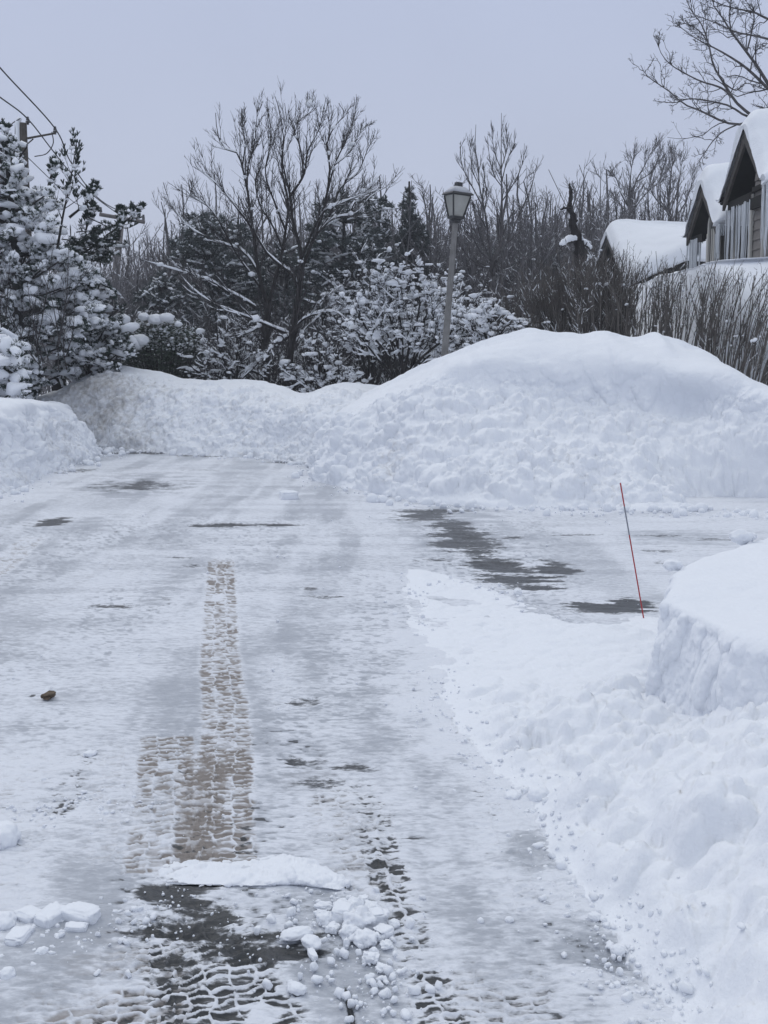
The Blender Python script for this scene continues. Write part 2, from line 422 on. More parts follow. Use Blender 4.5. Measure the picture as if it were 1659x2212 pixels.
tread([(1000,1980),(1050,2100),(1090,2260)], .34, 2010, 2500, 5, .040, .008, .5, .45, soft=.08, seed=7)
tread([(690,1600),(740,1760),(800,1900)], .25, 1640, 1960, 4, .042, .006, .5, .38, soft=.08, seed=9)
tread([(200,1560),(170,1660),(130,1760)], .13, 1560, 1770, 2, .04, .005, .3, .45, soft=.06, seed=10)
tread([(60,1600),(20,1800),(-30,2000)], .30, 1560, 2050, 4, .045, .005, .3, .15, soft=.08, seed=13)
tread([(250,1600),(240,1750),(220,1880)], .20, 1560, 1880, 3, .045, .005, .35, .15, soft=.08, seed=16)
tread([(600,1420),(610,1520)], .22, 1300, 1600, 3, .045, .005, .2, .15, soft=.08, seed=14)
tread([(1080,1650),(1130,1850),(1180,2000)], .30, 1620, 1990, 4, .045, .006, .25, .35, soft=.08, seed=15)
tread([(90,1150),(40,1190),(-20,1240)], .26, 1150, 1250, 3, .05, .009, .9, 0, soft=.03, seed=11)
S_, T_, m_ = strip(T1a, .20, 1230, 1870, .05)
dirt = np.maximum(dirt, m_*.22*(.6+.6*fbm(P3, 2.5, 3, 19)))
rg = fbm(P3*np.array([1, .6, 1.]), 5, 5, 77); rg2 = fbm(P3*np.array([.45, 2.2, 1.]), 9, 4, 78)
def blot(kind, cx, cy, rx, ry, v, rot=0, rag=.8):
    global ice, dirt, bare, z
    m = patch(X, Y, cx, cy, rx*1.22, ry*1.25, rot); m = np.clip(m+rag*(.5*rg+1.0*rg2)*np.minimum(m*2.2, 1), 0, 1)
    if kind == 'b': bare = np.maximum(bare, v*m); z = z-.006*m
    if kind == 'i': ice = np.maximum(ice, v*m)
    if kind == 'd': dirt = np.maximum(dirt, v*m)
for a in [('b',400,1940,85,36,.95),('b',470,1975,60,24,.85),('b',400,1990,60,20,.75),('b',450,1985,70,22,.7),('b',520,2035,170,30,.78),('b',590,2050,100,26,.9),('b',370,2080,60,40,.65),
          ('b',620,1955,110,26,.45),('i',640,1950,150,34,.9),('b',420,2010,110,22,.9),
          ('i',1280,2060,120,75,.85),('b',1290,2060,90,45,.34),('i',1120,1850,70,60,.6),('i',1130,1780,60,35,.5),
          ('b',780,1655,50,10,.75),('b',895,1812,45,8,.7),('b',665,1270,18,10,.5),('i',670,1280,60,40,.5),
          ('b',680,1640,40,22,.36),('d',670,1680,70,35,.30),('i',660,1690,80,60,.6),('b',670,1508,30,8,.4),
          ('i',380,1250,55,75,.75),('i',365,1190,50,20,.6),('i',575,1213,60,22,.75),('b',410,1222,28,5,.5),
          ('i',290,1050,110,26,.95),('b',300,1048,85,13,.62),('b',385,1056,40,8,.4),('i',190,1140,70,26,.8),
          ('b',104,1127,32,9,1.2),('b',478,1135,62,4,.95),('b',560,1134,85,2.4,.75),('i',470,1140,140,12,.6),
          ('b',330,978,105,3,.95),('b',420,986,60,2,.6),('b',640,999,46,3.4,.9),('b',165,1018,40,8,.5),('b',430,1015,80,3,.35),
          ('b',250,1312,40,10,.35),('i',240,1330,60,30,.45),('d',160,1270,15,60,.3),('b',70,1500,6,3,.7),
          ('i',270,1620,130,80,.45),('i',170,1680,80,80,.55),('d',180,2090,90,80,.36),('i',230,2100,150,90,.5),
          ('d',240,1480,60,30,.22),('d',440,2085,60,90,.25),('i',620,2130,120,60,.45),
          ('i',1000,1150,130,60,.9),('b',1030,1190,45,30,.8),('b',1060,1215,60,20,.8),('b',990,1155,60,16,.9),('b',1130,1235,60,14,.7),('i',430,1420,200,60,.35),('i',150,1800,200,60,.45),('i',640,1420,120,60,.35),('i',560,1700,120,200,.3),('i',760,1800,140,120,.5),('i',100,1350,140,60,.4),('i',330,1560,60,160,.35),('i',200,1450,90,40,.35),('b',235,1310,46,7,.6),('b',700,1290,46,5,.5),('i',560,1215,80,30,.5),('i',370,1230,60,70,.5),('b',395,1205,44,6,.5),('b',655,1510,36,9,.5),('b',640,1640,34,14,.55),('b',690,1690,60,16,.5),('b',775,1655,50,9,.6),('b',60,1760,60,6,.35),('b',160,1830,100,8,.35),('b',1030,1660,60,8,.4),('b',880,1560,60,6,.35),('i',880,1750,120,200,.25),('b',560,1965,120,12,.5),('b',1330,2080,60,30,.4),('b',1240,2050,60,30,.35),('i',700,1130,300,30,.35),('i',950,2050,160,120,.4),('b',915,1114,62,11,.75),('b',975,1140,55,16,.95),('b',1010,1172,60,18,1.0),
          ('b',925,1103,90,4,.7),('b',940,1208,50,4,.6),('b',1085,1225,55,15,.7),('b',1120,1252,75,16,1.0),('b',1165,1268,45,5,1.0),
          ('b',1196,1228,44,13,1.25),('b',1310,1312,85,9,1.25),('b',1360,1302,40,9,1.1),('b',1260,1155,60,2.4,.6),('b',1440,1158,60,3,.5),
          ('b',1110,1160,30,3,.6),('i',1200,1190,70,10,.4),('i',1480,1165,150,20,.7),('b',1420,1190,50,4,.5),('b',1530,1165,70,4,.45),
          ('b',1440,1215,40,5,.4),('b',1010,1600,40,8,.2),('i',980,1600,80,80,.35),('b',960,1890,20,6,.5),('i',900,1640,120,60,.5)]:
    blot(*a)
# the shallow groove line beside the near clods
S_, T_, m_ = strip([(735,2060),(745,2120),(765,2212),(790,2300)], .012, 2130, 2400, .008)
z = z-.012*m_; bare = np.maximum(bare, m_*1.0)
V = np.stack([X, Y, z], -1).reshape(-1, 3)
dbk = -inside_dist(X+.10*fbm(P3, 3, 4, 95), Y+.10*fbm(P3, 3, 4, 96), poly)
fe = smooth(.30, -.02, dbk+.25*fbm(P3, 6, 4, 97))*(1-.55*smooth(2.2, 3.6, Y)*smooth(4.3, 3.3, Y))*smooth(6.75, 6.4, Y+.25*X*0)
nearfe = fe*np.where(bare > .45, .35, 1)
ice = ice*(1-.95*nearfe); dirt = dirt*(1-.8*nearfe); bare = bare*(1-.7*nearfe)
z = z+.010*nearfe*(.6+fbm(P3, 14, 3, 98))
pm = np.clip(patch(X, Y, 1275, 2055, 105, 75)*1.3+.9*rg2+.5*rg, 0, 1)*patch(X, Y, 1275, 2055, 150, 105)**.5
ice = np.maximum(ice, .95*pm); bare = np.maximum(bare, .30*pm)
pm = np.clip(patch(X, Y, 1140, 1840, 60, 60)*1.3+.9*rg2+.4*rg, 0, 1)*patch(X, Y, 1140, 1840, 90, 80)**.5
ice = np.maximum(ice, .8*pm)
V = np.stack([X, Y, z], -1).reshape(-1, 3)
o = mk('road', V, [grid_faces(nr, nc)[:, ::-1]], M_road, attrs={'ice': ice, 'dirt': dirt, 'bare': bare})
tag(o, 'plowed road of packed snow with tyre tracks and dark bare patches', kind='structure')
print('road done')

# ------------------------------------------------------------------ snowbanks
def bank_material():
    m = bpy.data.materials.new('bank_snow'); m.use_nodes = True; t = m.node_tree; b = t.nodes['Principled BSDF']
    L = t.links.new; nn = t.nodes.new; tcn = nn('ShaderNodeTexCoord')
    a = nn('ShaderNodeAttribute'); a.attribute_name = 'dirt'
    n = nn('ShaderNodeTexNoise'); n.inputs['Scale'].default_value = 11; n.inputs['Detail'].default_value = 8; n.inputs['Roughness'].default_value = .65
    L(tcn.outputs['Object'], n.inputs['Vector'])
    ad = nn('ShaderNodeMath'); ad.operation = 'MULTIPLY_ADD'; L(n.outputs[0], ad.inputs[0]); ad.inputs[1].default_value = 1.2; L(a.outputs['Fac'], ad.inputs[2])
    mr = nn('ShaderNodeMapRange'); mr.inputs[1].default_value = .78; mr.inputs[2].default_value = 1.45; L(ad.outputs[0], mr.inputs[0])
    x = nn('ShaderNodeMix'); x.data_type = 'RGBA'; L(mr.outputs[0], x.inputs[0])
    x.inputs[6].default_value = (*SN, 1); x.inputs[7].default_value = (.26, .235, .205, 1)
    L(x.outputs[2], b.inputs['Base Color']); b.inputs['Roughness'].default_value = .75; b.inputs['Specular IOR Level'].default_value = .2
    n2 = nn('ShaderNodeTexNoise'); n2.inputs['Scale'].default_value = 45; n2.inputs['Detail'].default_value = 6; L(tcn.outputs['Object'], n2.inputs['Vector'])
    bp = nn('ShaderNodeBump'); bp.inputs['Strength'].default_value = .4; bp.inputs['Distance'].default_value = .015
    L(n2.outputs[0], bp.inputs['Height']); L(bp.outputs[0], b.inputs['Normal'])
    return m
M_bank = bank_material()
def loft(stations, nu, nv):
    A = np.array([[list(p) for p in s_] for s_ in stations], float)       # [S,K,3]
    A = catmull(A, nu); A = np.swapaxes(catmull(np.swapaxes(A, 0, 1), nv), 0, 1)
    return A
def normals(A):
    n = norm(np.cross(np.gradient(A, axis=0), np.gradient(A, axis=1)))
    if n[..., 2].mean() < 0: n = -n
    return n
def bank(name, stations, nu, nv, chunk, dirtf, label, seed=0, m=None, base=None, carve=(), lk=1.0, drop=0.0):
    A = loft(stations, nu, nv); n = normals(A)
    v = np.linspace(0, 1, nv)[None]+0*A[..., 0]
    u = np.linspace(0, 1, nu)[:, None]+0*A[..., 0]
    c = chunk(u, v, A)
    d = .085*fbm(A, 1.0, 4, seed)+.018*fbm(A, 5, 3, seed+3)*(.4+c)
    d = d+c*(lk*(.60*lumps(A, .30, .5*lk, seed+5)+.6*lumps(A, .15, .55*lk, seed+11)+.6*lumps(A, .08, .6*lk, seed+17))+.06*fbm(A, 3.2, 5, seed+7, .6))
    d = d-drop*smooth(.45, .75, v)*smooth(.10, .32, u)
    for (cx_, cy_, cY, rr_, dp_) in carve:
        q0 = P(cx_, cy_, cY); d = d-dp_*np.exp(-(((A-q0)/np.array(rr_))**2).sum(-1))
    edge = smooth(0, .02, v)
    A = A+n*(d*edge)[..., None]
    F = grid_faces(nu, nv)
    o = mk(name, A.reshape(-1, 3), [F], m or M_bank, attrs={'dirt': dirtf(u, v, A)})
    t = 'big' if base is None else base
    tag(o, label, 'snowbank', 'ploughed snowbanks around the road')
    return o
def bk(p, dy=3.0):     # back-base under the crest
    return np.array([p[0]+.15*dy*np.sign(p[0]), p[1]+dy, -.1])
def cr(p, dy=.8, dz=.04): return np.array([p[0], p[1]+dy, p[2]-dz])
def gb(x, y): q_ = G(x, y); q_[2] = -.05; return q_
def st(base, shelf, cliff, crest, back=3.0, backdz=.04):
    c = P(*crest); return [gb(*base), .55*gb(*base)+.45*P(*shelf), P(*shelf), P(*cliff), c, cr(c, .8, backdz), bk(c, back)]
MS = [[gb(672,1003), P(676,985,17.6), P(690,955,17.9), P(702,945,18.1), P(716,940,18.4), P(730,940,18.8), gb(760,965)],
      st((680,1038), (705,930,15.9), (735,895,16.4), (775,868,17.2)),
      st((790,1062), (815,872,15.2), (840,850,15.8), (875,818,16.8)),
      st((880,1080), (905,848,14.5), (925,808,15.2), (945,776,16.2)),
      st((980,1092), (985,845,14.5), (990,775,14.9), (1030,732,15.9)),
      st((1090,1098), (1080,850,14.5), (1085,765,14.8), (1150,712,15.7)),
      st((1200,1100), (1180,862,14.5), (1190,768,14.75), (1225,716,15.6)),
      st((1310,1101), (1285,878,14.4), (1295,768,14.65), (1305,711,15.5)),
      st((1420,1104), (1390,893,14.2), (1400,778,14.5), (1400,722,15.4)),
      st((1520,1108), (1480,900,14.0), (1490,800,14.3), (1480,729,15.3)),
      st((1610,1112), (1560,900,13.7), (1570,812,14.1), (1560,756,15.2)),
      st((1700,1118), (1640,910,13.4), (1650,845,13.8), (1630,803,15.0)),
      st((1830,1125), (1770,920,12.4), (1740,880,13.2), (1740,835,14.9)),
      st((2100,1130), (2050,940,11.8), (2000,850,12.7), (2000,810,14.9)),
      st((2400,1130), (2350,980,11.8), (2300,900,12.7), (2300,850,14.9))]
def ch_m(u, v, A):
    e = .16*fbm(A, 1.1, 3, 3)
    return (smooth(.50, .30, v+.5*e)*.9+.09)*smooth(0, .06, v)
def d_m(u, v, A):
    return .16*smooth(.15, .6, fbm(A, .9, 3, 44))*smooth(.5, .3, v)+.25*np.exp(-((A[..., 0]-.1)**2+(A[..., 1]-13.6)**2)/.12)
o = bank('snow_mound', MS, 1050, 330, ch_m, d_m, 'tallest snow mound, chunky below and smooth on top, in front of the lamp post', 100, lk=.85, drop=.17, carve=[(1610,1005,12.4,(.75,1.0,.36),.95),(1600,1045,12.1,(.25,.6,.18),.2),(1490,868,14.1,(.35,.6,.20),.26),(1420,850,14.4,(.5,.7,.2),.12),(1010,790,14.9,(.12,.8,.35),.10),(1330,800,14.6,(.05,.8,.3),.07),(1180,770,14.9,(.6,.8,.14),.06),(1560,800,14.0,(.3,.6,.2),-.10),(1230,712,15.6,(.16,.7,.3),-.05),(1310,712,15.6,(.22,.7,.3),-.07),(1425,724,15.4,(.12,.7,.3),-.09),(1150,712,15.7,(.25,.7,.3),-.05)])
o['category'] = 'snow mound'

def st2(base, mid, crest, back=2.5):
    c = P(*crest); b_ = gb(*base); return [b_, .5*b_+.5*P(*mid), P(*mid), c, cr(c, .6, .03), bk(c, back)]
FB = [st2((-150,955), (-160,925,23), (-170,890,24)),
      st2((20,958), (10,915,22.3), (0,880,23.5)),
      st2((110,960), (100,880,22.4), (95,858,23.3)),
      st2((175,962), (165,850,21.9), (160,828,22.8)),
      st2((225,966), (220,830,21.6), (238,801,22.8)),
      st2((300,974), (300,842,21.3), (305,808,22.4)),
      st2((380,981), (380,855,20.6), (385,826,21.9)),
      st2((460,986), (455,860,20.1), (455,833,21.5)),
      st2((530,989), (530,865,19.7), (545,834,21.2)),
      st2((590,994), (590,880,19.2), (600,845,20.8)),
      st2((640,1000), (640,895,18.6), (650,860,20.4)),
      st2((690,1003), (690,885,18.2), (705,843,20.2)),
      st2((750,1002), (750,880,18.2), (765,838,20.2)),
      st2((830,1000), (830,885,18.2), (840,842,20.2)),
      st2((950,1000), (950,890,18.4), (950,850,20.2))]
def ch_f(u, v, A): return (smooth(.62, .45, v+.1*vnoise(A*1.5, 9))*.62+.07)*smooth(0, .06, v)
def d_f(u, v, A):
    return (.42*np.exp(-((A[..., 0]+5.6)/1.1)**2)+.22)*smooth(.62, .42, v)*(.75+.6*fbm(A, 1.6, 3, 47))
bank('snowbank', FB, 1000, 230, ch_f, d_f, 'far snowbank across the end of the road, dirty at its left end', 200)
LB = [[gb(-620,1200)]+[np.array(q_) for q_ in ((-5.0,8.0,.35),(-5.4,7.9,.9),(-6.2,7.8,1.0),(-7.2,7.8,.9),(-8.5,7.8,-.1))],
      [gb(-160,1110)]+[np.array(q_) for q_ in ((-5.1,11.0,.45),(-5.4,11.0,.95),(-6.2,11.0,1.05),(-7.2,11.0,1.0),(-8.5,11,-.1))],
      [gb(-10,1072)]+[np.array(q_) for q_ in ((-5.0,13.2,.45),(-5.25,13.3,.9),(-5.9,13.4,1.05),(-7.0,13.4,1.0),(-8.5,13.4,-.1))],
      [gb(60,1045), P(30,985,14.9), P(20,905,15.1), P(0,868,15.8), np.array((-7.0,16,1.0)), np.array((-8.5,16,-.1))],
      [gb(130,1015), P(95,965,16.5), P(75,900,16.8), P(60,868,17.3), np.array((-7.0,17.6,.95)), np.array((-8.5,17.6,-.1))],
      [gb(190,994), P(158,955,17.9), P(135,900,18.1), P(115,874,18.5), np.array((-6.6,18.8,.8)), np.array((-8.5,18.8,-.1))],
      [gb(218,980), P(195,955,18.9), P(168,915,19.1), P(150,886,19.5), P(110,880,19.8), np.array((-8.5,19.9,-.1))],
      [gb(214,972), P(200,963,19.8), P(178,945,20.0), P(160,925,20.2), P(120,915,20.4), np.array((-8.0,20.8,-.1))],
      [gb(200,968), P(190,967,20.3), P(180,965,20.5), P(165,960,20.7), P(130,958,20.9), np.array((-7.6,21.2,-.1))]]
def ch_l(u, v, A): return (smooth(.52, .36, v+.1*vnoise(A*1.5, 19))*.7+.05)*smooth(0, .06, v)
def d_l(u, v, A): return .25*smooth(.5, .3, v)*(.5+fbm(A, 2, 3, 48))
bank('snowbank', LB, 620, 260, ch_l, d_l, 'low rounded snowbank along the left side of the road', 300)

# near right bank: height field with the cut block
ZB = .60
blk = np.array([G(*p, ZB)[:2] for p in [(1398,1296),(1480,1333),(1560,1378),(1659,1400),(1900,1440)]]+[[6,4.2],[6,8.0]]+[G(*p, ZB)[:2] for p in [(1800,1138),(1659,1143),(1590,1160),(1500,1192),(1428,1228)]])
bx = np.concatenate([np.arange(0, 2.7, .0115), np.arange(2.7, 5.5, .05)]); by = np.concatenate([np.arange(1.9, 7.6, .0125), np.arange(7.6, 8.5, .03)])
BX, BY = np.meshgrid(bx, by, indexing='ij'); B3 = np.stack([BX, BY, 0*BX], -1)
wx_ = .05*fbm(B3, 4, 3, 401)+.02*fbm(B3, 18, 3, 402); wy_ = .05*fbm(B3, 4, 3, 403)+.02*fbm(B3, 18, 3, 404)
d = inside_dist(BX+wx_, BY+wy_, poly)
Aamp = np.interp(BY, [2.0, 3.2, 4.2, 5.0, 5.8, 6.5], [.60, .48, .28, .12, .05, .04])
Aamp = Aamp*(1-.55*smooth(.95, .45, BX)*smooth(4.6, 5.2, BY))+.12*np.exp(-((BX-1.15)**2+(BY-6.1)**2)/.15)
soft = np.interp(BY, [2, 4, 5, 6], [.42, .50, .55, .5])
h = Aamp*(1-np.exp(-(np.maximum(d, 0)/soft)**1.5))+.10*smooth(.9, 2.5, BX)*smooth(4, 3, BY)
cw = smooth(.0, .08, d)
smoo = .25+.75*smooth(5.5, 4.4, BY)
h = h+cw*(.05*fbm(B3, 2.2, 3, 405)+.035*fbm(B3, 6, 4, 406))*(.12+.88*smooth(0, .35, d))*(.4+.6*smooth(5.8, 4.9, BY))
h = h+smooth(0, .22, d)*smoo*(.55*lumps(B3*np.array([1, .85, 1])+wx_[..., None]*1.5, .20, .55, 410)+.55*lumps(B3, .10, .6, 420)+.5*lumps(B3, .05, .5, 430)+.02*fbm(B3, 12, 4, 431, .6))
h = np.where(d < 0, -.04, h)
V = np.stack([BX, BY, h-.0], -1)
ac = Acc(); ac.add(V, grid_faces(len(bx), len(by)))
# the square cut block: perimeter x profile loft with a dense vertical face
pts_ = np.concatenate([blk, blk[:1]]); seg = np.linalg.norm(np.diff(pts_, axis=0), axis=1); cum = np.concatenate([[0], np.cumsum(seg)])
tt = np.concatenate([np.linspace(0, cum[4], 520), np.linspace(cum[4], cum[7], 60)[1:], np.linspace(cum[7], cum[12], 420)[1:]])
per = np.column_stack([np.interp(tt, cum, pts_[:, k]) for k in (0, 1)]); 
per[:-1] += 0
cen = np.array([3.2, 5.6]); dirn = norm(cen-per); K_ = 190
ins_ = np.concatenate([np.linspace(0, .015, 90), .015+np.linspace(0, 1, 100)[1:]**1.6]); 
BL = np.zeros((len(per), len(ins_), 3))
L_ = np.linalg.norm(cen-per, axis=1)
for k, iv in enumerate(ins_):
    f_ = 0 if k < 90 else (iv-.015)
    zz = (-.02+(ZB-.05+.02)*(k/89)) if k < 90 else ZB-.05+.05*(1-np.exp(-f_*L_/.03))
    off_ = (f_*L_ if k >= 90 else 0*L_)+(.05*(k/89)**3 if k < 90 else .05)
    BL[:, k, :2] = per+dirn*off_[:, None]; BL[:, k, 2] = zz
fz = smooth(86, 101, np.arange(len(ins_)))[None]+0*BL[..., 0]
dF = .045*fbm(BL, 2.2, 3, 801)+.022*fbm(BL, 7, 4, 802)+.42*lumps(BL*np.array([1, 1, .7]), .12, .45, 803)+.3*lumps(BL, .05, .4, 807)+.010*fbm(BL, 26, 3, 806)-.03
BL[..., :2] -= (dirn[:, None]*(dF*(1-fz*.999))[..., None])
BL[..., 2] += (.035*fbm(BL*np.array([1, 1, 0]), 1.1, 3, 804)+.020*fbm(BL*np.array([1, 1, 0]), 5, 4, 805))*smooth(20, 110, np.arange(len(ins_)))[None]
ac.add(BL, grid_faces(*BL.shape[:2]))
o = ac.build('snowbank', M_bank, attrs={'dirt': np.full(ac.n, .02)})
tag(o, 'nearest snowbank at the lower right, crumbly slope below a square cut block', 'snowbank', 'ploughed snowbanks around the road')
def bank_h(x, y):
    i = int(np.argmin(abs(bx-x))); j = int(np.argmin(abs(by-y))); return float(max(h[i, j], 0))

# snowy yard rising to the houses
def yst(x, Yb, crest):
    c = P(*crest); return [np.array([c[0], 15.0, -.1]), np.array([c[0], 16.8, min(.9, c[2]*.5)]), c*np.array([1, .93, .72])+np.array([0, 0, .0]), c, cr(c, 1.5, -.05), np.array([c[0], 34, c[2]+.3]), np.array([c[0], 60, .5])]
YS = [yst(0, 0, (1000,900,22)), yst(0, 0, (1100,800,22)), yst(0, 0, (1180,745,22)), yst(0, 0, (1250,695,22)), yst(0, 0, (1350,632,22)), yst(0, 0, (1400,615,21.5)), yst(0, 0, (1480,592,20)), yst(0, 0, (1560,574,18.5)), yst(0, 0, (1659,567,18.2)), yst(0, 0, (1800,560,18)), yst(0, 0, (2300,540,18))]
for s_ in YS[:3]: 
    s_[5][2] = .6
A = loft(YS, 160, 160); A[..., 2] += .08*fbm(A, .9, 3, 501)
A[..., 2] = np.where(A[..., 1] > 22.5, np.minimum(A[..., 2], 2.6), A[..., 2])
tag(mk('snowy_slope', A.reshape(-1, 3), [grid_faces(160, 160)], M_snow), 'snow covered slope rising to the houses', kind='structure')
print('banks done')

# ------------------------------------------------------------------ clods on the road
def lumpy(acc, pos, scl, sub_=IC3, seed=0, amp=.22, angular=False):
    TV, TF = sub_
    p = TV*1.0
    if angular: p = np.sign(p)*np.abs(p)**.45*.8
    p = p*(1+amp*1.25*fbm(TV+seed*3.1, 1.9, 4, seed, .6)[:, None])
    a = seed*1.7; c, s_ = math.cos(a), math.sin(a)
    p = p*np.array(scl); p = np.stack([p[:, 0]*c-p[:, 1]*s_, p[:, 0]*s_+p[:, 1]*c, p[:, 2]], 1)
    acc.add(p+np.array(pos), TF)
def clod(x, y, sx_, sy_, sz_, label, seed, angular=False, amp=.22, group='loose clods of snow lying on the road', n=1, name='snow_clod', lift=.6):
    g_ = G(x, y); a = Acc()
    lumpy(a, (0, 0, 0), (sx_, sy_, sz_), IC4, seed, amp, angular)
    v0 = a.V[0]; v0 += norm(v0)*(.003*fbm(v0+seed, 45, 4, seed, .65)[:, None]*min(1, sx_/.03)); v0[:, 2] = np.maximum(v0[:, 2], -sz_*.55)
    o = a.build(name, M_snow); o.location = (g_[0], g_[1], sz_*.42); tag(o, label, 'snow clod', group); return o
# long crust slab
sl = Acc(); K_ = 90
cpx = np.array([(335,1893),(370,1880),(430,1878),(500,1876),(560,1872),(610,1866),(650,1876),(690,1888),(730,1905),(745,1916)])
fr_ = np.array([(335,1898),(370,1908),(430,1912),(500,1914),(560,1915),(600,1915),(650,1915),(690,1920),(725,1924),(745,1920)])
hh = np.interp(np.linspace(0, 1, 10), [0, .2, .5, .6, .75, 1], [.003, .010, .013, .038, .026, .004])
stn = []
for k in range(10):
    f_ = G(*fr_[k]); b_ = G(*cpx[k]); b_[1] += .05; md = (f_+b_)/2
    stn.append([f_+[0, .02, -.01], f_+[0, -.006, hh[k]*.35], f_+[0, .012, hh[k]*.9], md+[0, 0, hh[k]], b_+[0, -.01, hh[k]*.6], b_+[0, .02, -.01]])
A = loft(stn, 260, 46); nA = normals(A)
A = A+nA*(.007*fbm(A, 14, 5, 601, .65)+.35*lumps(A, .035, .5, 603)+.25*lumps(A, .015, .5, 609)-.004)[..., None]
tag(mk('snow_slab', A.reshape(-1, 3), [grid_faces(260, 46)], M_snow), 'long flat slab of broken snow crust lying across the tyre track', 'snow slab')
specs = [
 ((65,1985,.055,.035,.022), 'flat snow clod in the left row, at its left end', True), ((112,1990,.062,.042,.030), 'blocky snow clod in the middle of the left row', True),
 ((175,1985,.070,.045,.028), 'flat tipped snow clod at the right end of the left row', True), ((40,2030,.055,.035,.020), 'small flat snow clod below the left row', True),
 ((165,2010,.038,.024,.016), 'small snow piece under the tipped clod of the left row', True), ((10,1822,.06,.05,.05), 'round snow clod on the left edge of the road', False),
 ((5,2000,.04,.04,.025), 'low clod cut by the left edge of the photo', False),
 ((675,2064,.033,.012,.010), 'thin white brick shaped ice piece beside the bare asphalt', True), ((640,2022,.048,.03,.016), 'flat snow scrap above the bare asphalt patch', False),
 ((672,2042,.035,.025,.018), 'snow scrap with a dirt spot beside the asphalt patch', False), ((195,1630,.03,.02,.012), 'tiny ice lump on the smooth left lane', False),
 ((17,2110,.022,.022,.018), 'small round snow ball at lower left', False), ((730,1978,.0,.0,.0), '', False),
 ((1165,1728,.045,.04,.035), 'round clod rolled out from the near snowbank', False), ((1107,1725,.035,.028,.020), 'flat clod at the foot of the near snowbank', False),
 ((1285,1985,.020,.018,.014), 'small snow ball on the grey ice beside the near bank', False), ((1100,1990,.012,.012,.01), 'tiny snow ball on the open ice', False),
 ((1380,2030,.022,.02,.018), 'snow ball at the edge of the crumbly bank foot', False), ((725,1285,.10,.07,.05), '', False),
 ((625,1078,.13,.10,.075), 'angular clod alone in the far part of the road', True), ((1118,1283,.035,.03,.028), 'clod on the low berm beside the side drive', False),
 ((1335,2060,.02,.02,.018), 'snow ball beside the grey ice patch', False), ((615,1995,.02,.015,.01), '', False),
 ((90,2060,.02,.016,.012), 'small lump left of the brown stained snow', False), ((640,2140,.028,.02,.014), 'dirty edged lump in front of the near clod pile', False)]
for k, (g_, lab, an) in enumerate(specs):
    if not lab: continue
    clod(*g_, lab, 20+k, an)
# pile of clods near the middle
names = ['largest', 'second largest', 'left hand', 'right hand', 'front', 'back', 'topmost', 'lowest']
pc = [(740,1985,.050,.045,.040),(775,2000,.052,.045,.048),(705,1990,.035,.03,.026),(812,1990,.045,.04,.035),(790,2035,.04,.035,.03),(755,2020,.034,.03,.026),
      (828,2020,.034,.03,.025),(765,1965,.038,.035,.032),(800,1965,.028,.028,.022),(720,2010,.026,.022,.018),(700,1960,.030,.022,.016),(835,2045,.022,.02,.016),
      (800,2075,.030,.026,.018),(825,2095,.022,.02,.014),(690,1975,.018,.016,.012),(785,1945,.02,.018,.014),(850,2000,.02,.02,.016),(740,1950,.018,.016,.012)]
pcl = ['large clod at the left of the loose pile near the road centre', 'largest clod in the middle of the loose pile', 'medium clod at the left end of the loose pile, nearest the bare asphalt', 'large clod at the right end of the loose pile', 'medium clod at the front of the pile, right of its middle',
 'medium clod at the front of the pile, just left of its middle', 'medium clod at the front right corner of the pile', 'medium clod at the back middle of the pile', 'small clod at the back right of the pile', 'small clod at the front left of the pile', 'low flat clod at the back left of the pile', 'small clod rolled off the front right corner of the pile',
 'small clod lying well in front of the pile', 'small clod furthest in front of the pile, toward the viewer', 'tiny clod touching the left end of the pile', 'tiny clod furthest behind the pile', 'tiny clod furthest right of the pile', 'tiny clod behind the left part of the pile']
for k, g_ in enumerate(pc):
    clod(g_[0], g_[1], g_[2]*.88, g_[3]*.88, g_[4]*.75, pcl[k], 60+k, k % 3 == 0, .42, 'clods in the pile near the road centre')
for k, (x, y, r, lb_) in enumerate([(1600,1166,.05,'largest lump on the back rim of the cut snow block'),(1622,1162,.03,'small lump right of the largest one on the block rim'),(1452,1226,.035,'lump at the left corner on top of the cut snow block')]):
    c_ = G(x, y, ZB); a = Acc(); lumpy(a, (0, 0, 0), (r*1.3, r, r*.8), IC3, 900+k, .4); o = a.build('snow_clod', M_snow); o.location = (c_[0], c_[1], ZB+r*.3); tag(o, lb_, 'snow clod')
# stone
a = Acc(); lumpy(a, (0, 0, 0), (.044, .026, .015), IC4, 10, .4, True)
o = a.build('stone', M_stone); g_ = G(106, 1508); o.location = (g_[0], g_[1], .014); tag(o, 'brown stone lying on the packed snow at left', 'stone')
for k, (x, y, s_, lab) in enumerate([(830,0,0,'')]): pass
# crumbs: nobody could count them
LUMPT = []
for k in range(5):
    v0 = np.sign(IC2[0])*np.abs(IC2[0])**.7; LUMPT.append((v0*(1+.55*fbm(IC2[0]+9*k, 1.6, 3, 700+k)[:, None]), IC2[1]))
a = Acc()
def crumbs(pts, n, spread, r0, r1, zf=None):
    pl = catmull(np.array([G(*p)[:2] for p in pts]), 200); i = rng.integers(0, 200, n)
    p = pl[i]+rng.normal(0, spread, (n, 2)); r = r0+(r1-r0)*rng.random(n)**3
    zz = np.array([bank_h(*q_) for q_ in p]) if zf else np.zeros(n)
    pos = np.column_stack([p, zz+r*.5])
    s3 = r[:, None]*rng.uniform(.7, 1.3, (n, 3)); s3[:, 2] *= .75
    for k in range(5):
        mm = np.arange(n) % 5 == k; a.inst(*LUMPT[k], pos[mm], s3[mm], rrot(mm.sum(), 1.2))
